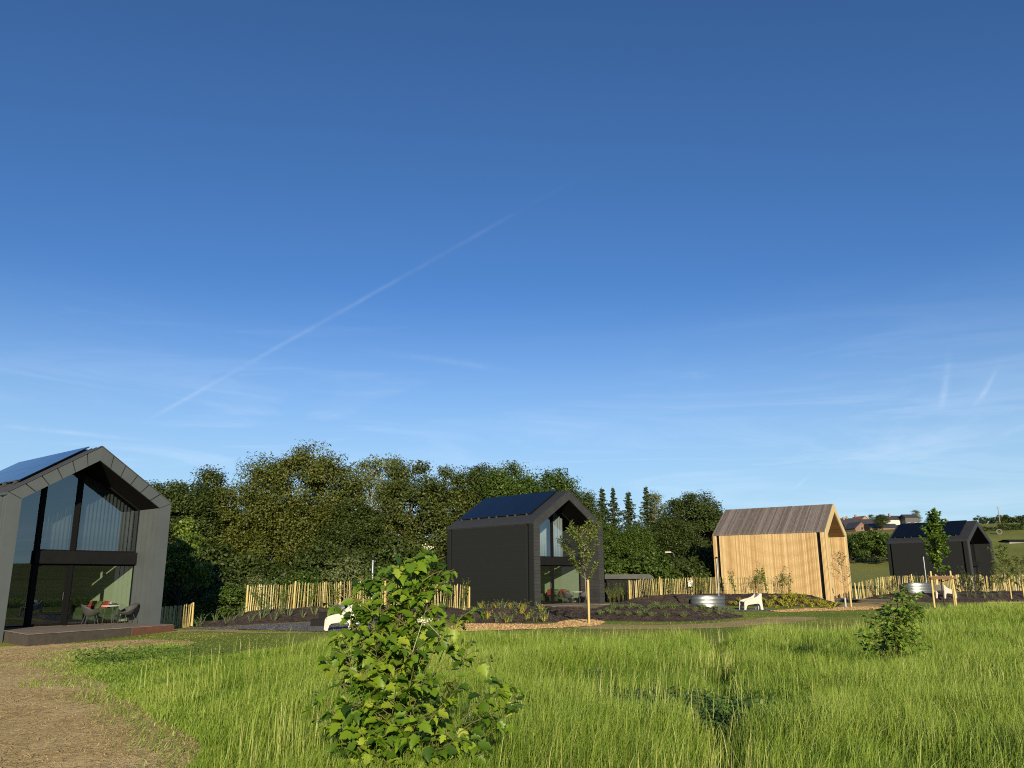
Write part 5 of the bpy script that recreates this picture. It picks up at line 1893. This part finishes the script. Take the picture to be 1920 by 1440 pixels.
def sample_meadow(n, ymax=52, power=1.35, seed=1):
    """points denser near the viewpoint, as the picture needs them"""
    rng = np.random.default_rng(seed)
    y = rng.random(n * 3)
    y0, y1 = 4.5, ymax
    e = 2 - power
    Y = (y0 ** e + y * (y1 ** e - y0 ** e)) ** (1 / e)
    hwid = .72 * Y + 1.5
    X = rng.uniform(-1, 1, n * 3) * hwid
    P = np.stack([X, Y], 1)
    P = P[inpoly(P, mead_l)]
    return P[:n], rng


def blades(P, rng, h, w, val, bend=.35, wind=(.25, -.1)):
    n = len(P)
    z = terrain(P[:, 0], P[:, 1])
    th = rng.uniform(0, 2 * PI, n)
    sway = (np.stack([vnoise(P, .55, 71), vnoise(P, .55, 72)], 1) - .5) * 1.1
    d = np.stack([np.cos(th), np.sin(th)], 1) * np.abs(rng.normal(.5, .35, n))[:, None] * bend + (np.array(wind) + sway) * bend * rng.uniform(.2, 1.2, n)[:, None]
    b = np.stack([P[:, 0], P[:, 1], z - .01], 1)
    m1 = b + np.stack([d[:, 0] * h * .22, d[:, 1] * h * .22, h * .45], 1)
    m2 = b + np.stack([d[:, 0] * h * .60, d[:, 1] * h * .60, h * .80], 1)
    tp = b + np.stack([d[:, 0] * h * 1.1, d[:, 1] * h * 1.1, h * (1 - .25 * np.hypot(d[:, 0], d[:, 1]))], 1)
    ps = rng.uniform(0, 2 * PI, n)
    s = np.stack([np.cos(ps), np.sin(ps), np.zeros(n)], 1) * (w * .5)[:, None]
    V = np.stack([b - s * .8, b + s * .8, m1 - s, m1 + s, m2 - s * .7, m2 + s * .7, tp], 1).reshape(-1, 3)
    k = np.arange(n)[:, None] * 7
    F = np.concatenate([k + [0, 1, 3], k + [0, 3, 2], k + [2, 3, 5], k + [2, 5, 4], k + [4, 5, 6]])
    return V, F, np.repeat(val, 7)


def grass_obj(name, P, rng, h, w, val, m, **kw):
    V, F, a = blades(P, rng, h, w, val, **kw)
    return struct(link(name, npmesh(name, V, F, a, m)), 'stuff')


P, rng = sample_meadow(620000, 54, 1.3, 1)
dist = np.hypot(P[:, 0], P[:, 1])
edge = polydist(P, mead_l[::2])
big = vnoise(P, .28, 5)
mid = vnoise(P, .9, 6)
fine = vnoise(P, 2.6, 16)
# greener, shorter growth near the path at left; long seeding grass elsewhere
left = sm(-1.0, -6.5, P[:, 0] + .12 * (P[:, 1] - 9))
h = (.13 + .22 * big + .27 * mid + .15 * fine) * (.35 + .65 * sm(0, 2.2, edge)) * (1 - .68 * left)
tA, tB = G(1342, 1212)[:2], G(1345, 1440)[:2]
trk = np.abs((P[:, 0] - tA[0]) - (tB[0] - tA[0]) * (P[:, 1] - tA[1]) / (tB[1] - tA[1]))
h *= 1 - .55 * np.exp(-(trk / .28) ** 2) * sm(tA[1] + 2, tA[1], P[:, 1])
WEEDS = ((1290, 1372, .95, 3600), (1215, 1358, .7, 1900), (1395, 1385, .9, 2600), (1180, 1388, .55, 1200), (1110, 1300, .5, 500), (300, 1245, 1.8, 700), (200, 1248, 1.3, 500), (1435, 1235, .9, 700), (860, 1385, .4, 600))
for (px_, py_, r_, n_) in WEEDS[:4]:
    g_ = G(px_, py_)
    h *= 1 - .5 * np.exp(-((P[:, 0] - g_[0]) ** 2 + (P[:, 1] - g_[1]) ** 2) / (r_ * .8) ** 2)
h *= rng.uniform(.6, 1.3, len(P))
w = (.0024 + .00022 * dist) * rng.uniform(.7, 1.4, len(P))
val = np.clip(.42 + .34 * (mid - .5) + .28 * (big - .5) + .25 * (fine - .5) + rng.normal(size=len(P)) * .13 - .06 * left, 0, .8)
grass_obj('meadow_grass', P, rng, h, w, val, 'grass', bend=.33)
# flowering stalks standing above the blades
P, rng = sample_meadow(40000, 54, 1.3, 2)
dist = np.hypot(P[:, 0], P[:, 1])
edge = polydist(P, mead_l[::2])
left = sm(-1.0, -6.5, P[:, 0] + .12 * (P[:, 1] - 9))
keep = (rng.random(len(P)) < .18 + .82 * sm(.35, .65, vnoise(P, .45, 9))) & (rng.random(len(P)) > left * 1.05) & (edge > .35)
P, dist = P[keep], dist[keep]
h = rng.uniform(.36, .66, len(P)) * (.75 + .45 * vnoise(P, .3, 12))
w = (.0026 + .00024 * dist) * rng.uniform(.8, 1.3, len(P))
val = np.clip(rng.normal(.74, .13, len(P)), .4, 1)
grass_obj('seed_stalks', P, rng, h, w, val, 'grass', bend=.22)

# broad-leaved weeds low in the meadow
rng = np.random.default_rng(55)
cl = []
for (px, py, r, n) in WEEDS:
    g = G(px, py)
    q = g[:2] + rng.normal(size=(n, 2)) * np.array([r * .55, r * .55])
    cl.append(q)
cl = np.concatenate(cl)
cl = cl[inpoly(cl, mead_l)]
n = len(cl)
zz = terrain(cl[:, 0], cl[:, 1]) + rng.uniform(.05, .33, n)
Yd = randdir(n, rng)
X, Y, Z = frame_from(Yd * [1, 1, .3] + [0, 0, .25], norm(randdir(n, rng) * .5 + [0, -.3, 1]))
V, F, a = scatter(SIMPLE_LEAF[0], SIMPLE_LEAF[1], np.stack([cl[:, 0], cl[:, 1], zz], 1), X, Y, Z, rng.uniform(.04, .085, n), np.clip(rng.normal(.5, .25, n), 0, 1))
struct(link('meadow_weeds', npmesh('meadow_weeds', V, F, a, 'clover')), 'stuff')

# straw litter and short growth on the earth path and along its edge
rng = np.random.default_rng(66)
dp = [tuple(p) for p in smoothpoly(resample(dirt_poly, .5, .1), 2)]
n = 170000
Yv = (5.0 ** .5 + rng.random(n) * (30 ** .5 - 5.0 ** .5)) ** 2
Xv = rng.uniform(-1, .1, n) * (.75 * Yv + 1)
P = np.stack([Xv, Yv], 1)
P = P[inpoly(P, dp)]
P = P[rng.random(len(P)) < .25 + .75 * sm(.35, .7, vnoise(P, 1.3, 31))]
dist = np.hypot(P[:, 0], P[:, 1])
n = len(P)
th = rng.uniform(0, 2 * PI, n)
d3 = np.stack([np.cos(th), np.sin(th), rng.normal(size=n) * .18 + .08], 1)
X, Y, Z = frame_from(d3, norm(randdir(n, rng) * .5 + [0, 0, 1]))
tv = np.array([(-.5, 0, 0), (.5, 0, 0), (.35, 1, 0), (-.35, 1, 0)], float)
ln = rng.uniform(.025, .10, n)
V, F, a = scatter(tv, np.array([(0, 1, 2), (0, 2, 3)]), np.stack([P[:, 0], P[:, 1], terrain(P[:, 0], P[:, 1]) + .026], 1), X, Y, Z,
                  np.stack([(.0018 + .00022 * dist) * rng.uniform(.7, 1.4, n), ln, ln], 1), np.clip(rng.normal(.55, .28, n), 0, 1))
struct(link('straw_litter', npmesh('straw_litter', V, F, a, 'straw')), 'stuff')
n = 16000
Yv = (5.0 ** .5 + rng.random(n) * (28 ** .5 - 5.0 ** .5)) ** 2
P = np.stack([rng.uniform(-1, .1, n) * (.75 * Yv + 1), Yv], 1)
P = P[inpoly(P, dp)]
P = P[rng.random(len(P)) < .12 + .88 * sm(.45, .75, vnoise(P, .8, 35))]
n = len(P)
cv = norm(np.array([(1, 0, 0), (-1, 0, 0), (0, 1, 0), (0, -1, 0), (0, 0, 1), (0, 0, -1)], float))
cf = np.array([(0, 2, 4), (2, 1, 4), (1, 3, 4), (3, 0, 4), (2, 0, 5), (1, 2, 5), (3, 1, 5), (0, 3, 5)])
X, Y, Z = frame_from(randdir(n, rng), randdir(n, rng))
V, F, a = scatter(cv, cf, np.stack([P[:, 0], P[:, 1], terrain(P[:, 0], P[:, 1]) + .022], 1), X, Y, Z, rng.uniform(.004, .013, (n, 3)) * (1 + .02 * P[:, 1:2]), rng.random(n))
struct(link('soil_clods', npmesh('soil_clods', V, F, a, 'clod')), 'stuff')
# short mown blades: lawn edge and thin growth on the path rim
n = 120000
Yv = (8 ** .6 + rng.random(n) * (46 ** .6 - 8 ** .6)) ** (1 / .6)
Xv = rng.uniform(-1, 1, n) * (.72 * Yv + 1)
P = np.stack([Xv, Yv], 1)
lp = [tuple(p) for p in smoothpoly(resample(lawn_poly, 1.0, .1), 2)]
ind = inpoly(P, dp)
rim = ind & (polydist(P, mead_l[::2]) < .25 + .9 * vnoise(P, .8, 41) ** 2)
inl = inpoly(P, lp) & ~ind & ~inpoly(P, mead_l)
P = P[rim | inl]
bedpoly = [[(v.co.x, v.co.y) for v in list(o_.data.vertices)[:0]] for o_ in SURF]
hits = np.zeros(len(P), bool)
for o_, t_ in zip([ground] + SURF, TREES):
    if o_.name.split('.')[0] in ('planting_bed', 'bark_mulch', 'gravel_patio', 'gravel_court', 'gravel_yard', 'footpath'):
        co = np.array([(v.co.x, v.co.y) for v in o_.data.vertices])
        lo, hi = co.min(0), co.max(0)
        for i in np.where((P >= lo).all(1) & (P <= hi).all(1))[0]:
            if t_.ray_cast(Vector((P[i, 0], P[i, 1], 60)), Vector((0, 0, -1)))[0] is not None:
                hits[i] = True
P = P[~hits]
dist = np.hypot(P[:, 0], P[:, 1])
dry = vnoise(P, .25, 44)
grass_obj('mown_grass', P, rng, rng.uniform(.02, .055, len(P)), (.004 + .0006 * dist) * rng.uniform(.7, 1.3, len(P)), np.clip(.15 + .6 * dry + rng.normal(size=len(P)) * .15, 0, 1), 'short_grass', bend=.8)

n = 120000
Yv = (6 ** .6 + rng.random(n) * (27 ** .6 - 6 ** .6)) ** (1 / .6)
P = np.stack([rng.uniform(-.72, .0, n) * Yv - .5, Yv], 1)
P = P[inpoly(P, dp)]
ed = polydist(P, mead_l[::2])
P = P[ed < .15 + 1.5 * vnoise(P, 1.1, 46) ** 3 + .5 * rng.random(len(P)) ** 3]
dist = np.hypot(P[:, 0], P[:, 1])
grass_obj('rim_grass', P, rng, rng.uniform(.03, .11, len(P)), (.003 + .0003 * dist) * rng.uniform(.7, 1.3, len(P)), np.clip(rng.normal(.52, .2, len(P)), 0, 1), 'grass', bend=.9)
# loose chips on the mulch, loose stones on gravel and soil
rng = np.random.default_rng(67)
tv = np.array([(-.5, -.5, 0), (.5, -.5, 0), (.5, .5, 0), (-.5, .5, 0), (-.4, -.4, .4), (.4, -.4, .4), (.4, .4, .4), (-.4, .4, .4)], float)
tf = np.array([(4, 5, 6), (4, 6, 7), (0, 1, 5), (0, 5, 4), (1, 2, 6), (1, 6, 5), (2, 3, 7), (2, 7, 6), (3, 0, 4), (3, 4, 7)])
for nm, names, mm, nn, s0, s1 in (('loose_chips', ('bark_mulch',), 'chips', 3200, .02, .055), ('loose_soil', ('planting_bed',), 'soil', 2600, .03, .09), ('loose_gravel', ('gravel_patio', 'gravel_court', 'gravel_yard'), 'gravel', 1500, .02, .045)):
    Vl, Fl, al, off = [], [], [], 0
    for o_, t_ in zip([ground] + SURF, TREES):
        if o_.name.split('.')[0] not in names:
            continue
        co = np.array([(v.co.x, v.co.y) for v in o_.data.vertices])
        lo, hi = co.min(0), co.max(0)
        Q = rng.uniform(lo, hi, (nn * 2, 2))
        pts = []
        for q in Q:
            hh = t_.ray_cast(Vector((q[0], q[1], 60)), Vector((0, 0, -1)))
            if hh[0] is not None:
                pts.append(tuple(hh[0]))
        pts = np.array(pts)
        n = len(pts)
        X, Y, Z = frame_from(randdir(n, rng) * [1, 1, .25], norm(randdir(n, rng) * .4 + [0, 0, 1]))
        ss = np.stack([rng.uniform(s0, s1, n), rng.uniform(s0, s1, n) * 1.5, rng.uniform(s0, s1, n) * .5], 1)
        V, F, a = scatter(tv, tf, pts, X, Y, Z, ss, rng.random(n))
        Vl.append(V); Fl.append(F + off); al.append(a)
        off += len(V)
    struct(link(nm, npmesh(nm, np.concatenate(Vl), np.concatenate(Fl), np.concatenate(al), mm)), 'stuff')

# ------------------------------------------------------------------ far woodland behind the viewer (seen in the glass)
cm, cc = crown_mesh('woodland', [(k * 7 - 350, random.uniform(-8, 8), 5, 6, 6, 5.5) for k in range(100)], 88, 900, 24, 2.6, 1.6, 'dark_leaf', .3)
o = link('woodland', cm)
o.location = (60, -330, 0)
struct(o, 'stuff')

# ------------------------------------------------------------------ sky, sun, render settings
SUN_AZ, SUN_EL = math.atan2(.11, -.99), rad(15.5)       # azimuth from +Y towards +X
world = bpy.data.worlds.new("World")
SC.world = world
world.use_nodes = True
nt = world.node_tree
nt.nodes.clear()
wo = nt.nodes.new('ShaderNodeOutputWorld')
bg = nt.nodes.new('ShaderNodeBackground')
bg.inputs['Strength'].default_value = .082
sky = nt.nodes.new('ShaderNodeTexSky')
sky.sky_type = 'NISHITA'
sky.sun_disc = False
sky.sun_elevation = SUN_EL
sky.sun_rotation = SUN_AZ
sky.air_density = .7
sky.dust_density = .0
sky.ozone_density = 5.0
tc = nt.nodes.new('ShaderNodeTexCoord')
sep = nt.nodes.new('ShaderNodeSeparateXYZ')
nt.links.new(tc.outputs['Generated'], sep.inputs[0])
X_, Y_, Z_ = sep.outputs
# high cirrus: coordinates on a flat layer overhead
zc = mathn(nt, 'MAXIMUM', Z_, .03)
cu, cv = mathn(nt, 'DIVIDE', X_, zc), mathn(nt, 'DIVIDE', Y_, zc)
cmb = nt.nodes.new('ShaderNodeCombineXYZ')
nt.links.new(cu, cmb.inputs[0]); nt.links.new(cv, cmb.inputs[1])
mp = nt.nodes.new('ShaderNodeMapping')
mp.inputs['Rotation'].default_value = (0, 0, rad(-24))
mp.inputs['Scale'].default_value = (.16, .95, 1)
nt.links.new(cmb.outputs[0], mp.inputs[0])
mpw = nt.nodes.new('ShaderNodeMapping')
mpw.inputs['Rotation'].default_value = (0, rad(9), 0)
mpw.inputs['Scale'].default_value = (2.4, 2.4, 19.0)
nt.links.new(tc.outputs['Generated'], mpw.inputs[0])
nw = nt.nodes.new('ShaderNodeTexNoise')
nw.inputs['Scale'].default_value = 1.25
nw.inputs['Detail'].default_value = 8
nw.inputs['Roughness'].default_value = .62
nw.inputs['Distortion'].default_value = 1.1
nt.links.new(mpw.outputs[0], nw.inputs['Vector'])
c1 = nw.outputs['Fac']
c2 = noise(nt, 2.6, 3, .5, vec=tc.outputs['Generated'])
cir = mathn(nt, 'MULTIPLY', mathn(nt, 'SMOOTH_MAX', mathn(nt, 'SUBTRACT', c1, .47), 0.0, .05), mathn(nt, 'MULTIPLY', c2, 1.1))
mr = nt.nodes.new('ShaderNodeMapRange')
mr.interpolation_type = 'SMOOTHSTEP'
nt.links.new(Z_, mr.inputs[0])
mr.inputs[1].default_value = .36; mr.inputs[2].default_value = .10
mr.inputs[3].default_value = .0; mr.inputs[4].default_value = 1.0
cir = mathn(nt, 'MULTIPLY', cir, mr.outputs[0])


def arc(p0, p1, width, amp, fade0, fade1, wob=0.0):
    """a straight trail high in the sky between two directions of view"""
    a, b = norm(np.array(ray(*p0))), norm(np.array(ray(*p1)))
    n = norm(np.cross(a, b))
    mid_ = norm(a + b)
    tdir = norm(np.cross(n, mid_))
    if tdir @ b < 0:
        tdir = -tdir
    half = math.asin(float(b @ tdir))

    def dot(v):
        vm = nt.nodes.new('ShaderNodeVectorMath')
        vm.operation = 'DOT_PRODUCT'
        nt.links.new(tc.outputs['Generated'], vm.inputs[0])
        vm.inputs[1].default_value = tuple(float(q) for q in v)
        return vm.outputs['Value']
    across = dot(n)
    along = dot(tdir)
    fine_ = noise(nt, 26, 4, .6, vec=tc.outputs['Generated'])
    if wob:
        across = mathn(nt, 'ADD', across, mathn(nt, 'MULTIPLY', mathn(nt, 'POWER', mathn(nt, 'DIVIDE', along, half), 2.0), wob))
    across = mathn(nt, 'ADD', across, mathn(nt, 'MULTIPLY', mathn(nt, 'SUBTRACT', fine_, .5), width * .9))
    e = mathn(nt, 'POWER', mathn(nt, 'DIVIDE', mathn(nt, 'ABSOLUTE', across), width), 2.0)
    line = mathn(nt, 'EXPONENT', mathn(nt, 'MULTIPLY', e, -1.0))
    m_ = nt.nodes.new('ShaderNodeMapRange'); m_.interpolation_type = 'SMOOTHSTEP'
    nt.links.new(along, m_.inputs[0])
    m_.inputs[1].default_value = -half; m_.inputs[2].default_value = -half + fade0
    m2 = nt.nodes.new('ShaderNodeMapRange'); m2.interpolation_type = 'SMOOTHSTEP'
    nt.links.new(along, m2.inputs[0])
    m2.inputs[1].default_value = half; m2.inputs[2].default_value = half - fade1
    patch = mathn(nt, 'MAXIMUM', mathn(nt, 'MULTIPLY_ADD', noise(nt, 14, 4, .7, vec=tc.outputs['Generated']), 4.2, -1.1), .1)
    return mathn(nt, 'MULTIPLY', mathn(nt, 'MULTIPLY', line, patch), mathn(nt, 'MULTIPLY', mathn(nt, 'MULTIPLY', m_.outputs[0], m2.outputs[0]), amp))


trails = [arc((255, 800), (1180, 280), .0024, .048, .05, .52), arc((1765, 785), (1785, 640), .0035, .075, .03, .06, .004), arc((1822, 778), (1886, 665), .0024, .11, .03, .05, .004),
          arc((0, 797), (330, 832), .0022, .09, .02, .12), arc((1840, 830), (1990, 775), .0030, .12, .05, .02), arc((640, 650), (985, 697), .0040, .045, .12, .08), arc((1480, 925), (1530, 880), .0016, .09, .02, .03)]
tot = cir
for q in trails:
    tot = mathn(nt, 'ADD', tot, q)
tot = mathn(nt, 'MINIMUM', tot, .5)
mix = nt.nodes.new('ShaderNodeMix')
mix.data_type = 'RGBA'
nt.links.new(tot, mix.inputs['Factor'])
nt.links.new(sky.outputs[0], mix.inputs['A'])
mix.inputs['B'].default_value = (8.2, 8.6, 9.0, 1)
hz = nt.nodes.new('ShaderNodeMapRange')
hz.interpolation_type = 'SMOOTHSTEP'
nt.links.new(Z_, hz.inputs[0])
hz.inputs[1].default_value = .36; hz.inputs[2].default_value = .0
hz.inputs[3].default_value = 0.0; hz.inputs[4].default_value = .80
mix2 = nt.nodes.new('ShaderNodeMix')
mix2.data_type = 'RGBA'
nt.links.new(hz.outputs[0], mix2.inputs['Factor'])
nt.links.new(sky.outputs[0], mix2.inputs['A'])
mix2.inputs['B'].default_value = (3.5, 4.85, 5.4, 1)
nt.links.new(mix2.outputs['Result'], mix.inputs['A'])
hs = nt.nodes.new('ShaderNodeHueSaturation')
hs.inputs['Saturation'].default_value = 1.04
nt.links.new(mix.outputs['Result'], hs.inputs['Color'])
nt.links.new(hs.outputs[0], bg.inputs['Color'])
nt.links.new(bg.outputs[0], wo.inputs[0])

sd = bpy.data.lights.new('sun', 'SUN')
sd.energy = 4.6
sd.angle = rad(.53)
sd.color = (1.0, .84, .60)
so = bpy.data.objects.new('sun', sd)
COL.objects.link(so)
sv = Vector((math.sin(SUN_AZ) * math.cos(SUN_EL), math.cos(SUN_AZ) * math.cos(SUN_EL), math.sin(SUN_EL)))
so.rotation_euler = sv.to_track_quat('Z', 'Y').to_euler()
so.location = (20, -40, 30)

vs_ = SC.view_settings
vs_.view_transform = 'Standard'
vs_.look = 'None'
vs_.exposure = 0.8
vs_.gamma = 1.0
vs_.use_curve_mapping = False
cy = SC.cycles
cy.max_bounces = 6
cy.diffuse_bounces = 3
cy.glossy_bounces = 3
cy.transmission_bounces = 4
cy.transparent_max_bounces = 10
cy.volume_bounces = 0
cy.caustics_reflective = False
cy.caustics_refractive = False
cy.sample_clamp_indirect = 4.0
cy.use_denoising = False
cy.filter_width = 1.1
try:
    cy.denoiser = 'OPENIMAGEDENOISE'
except Exception:
    pass
SC.render.film_transparent = False
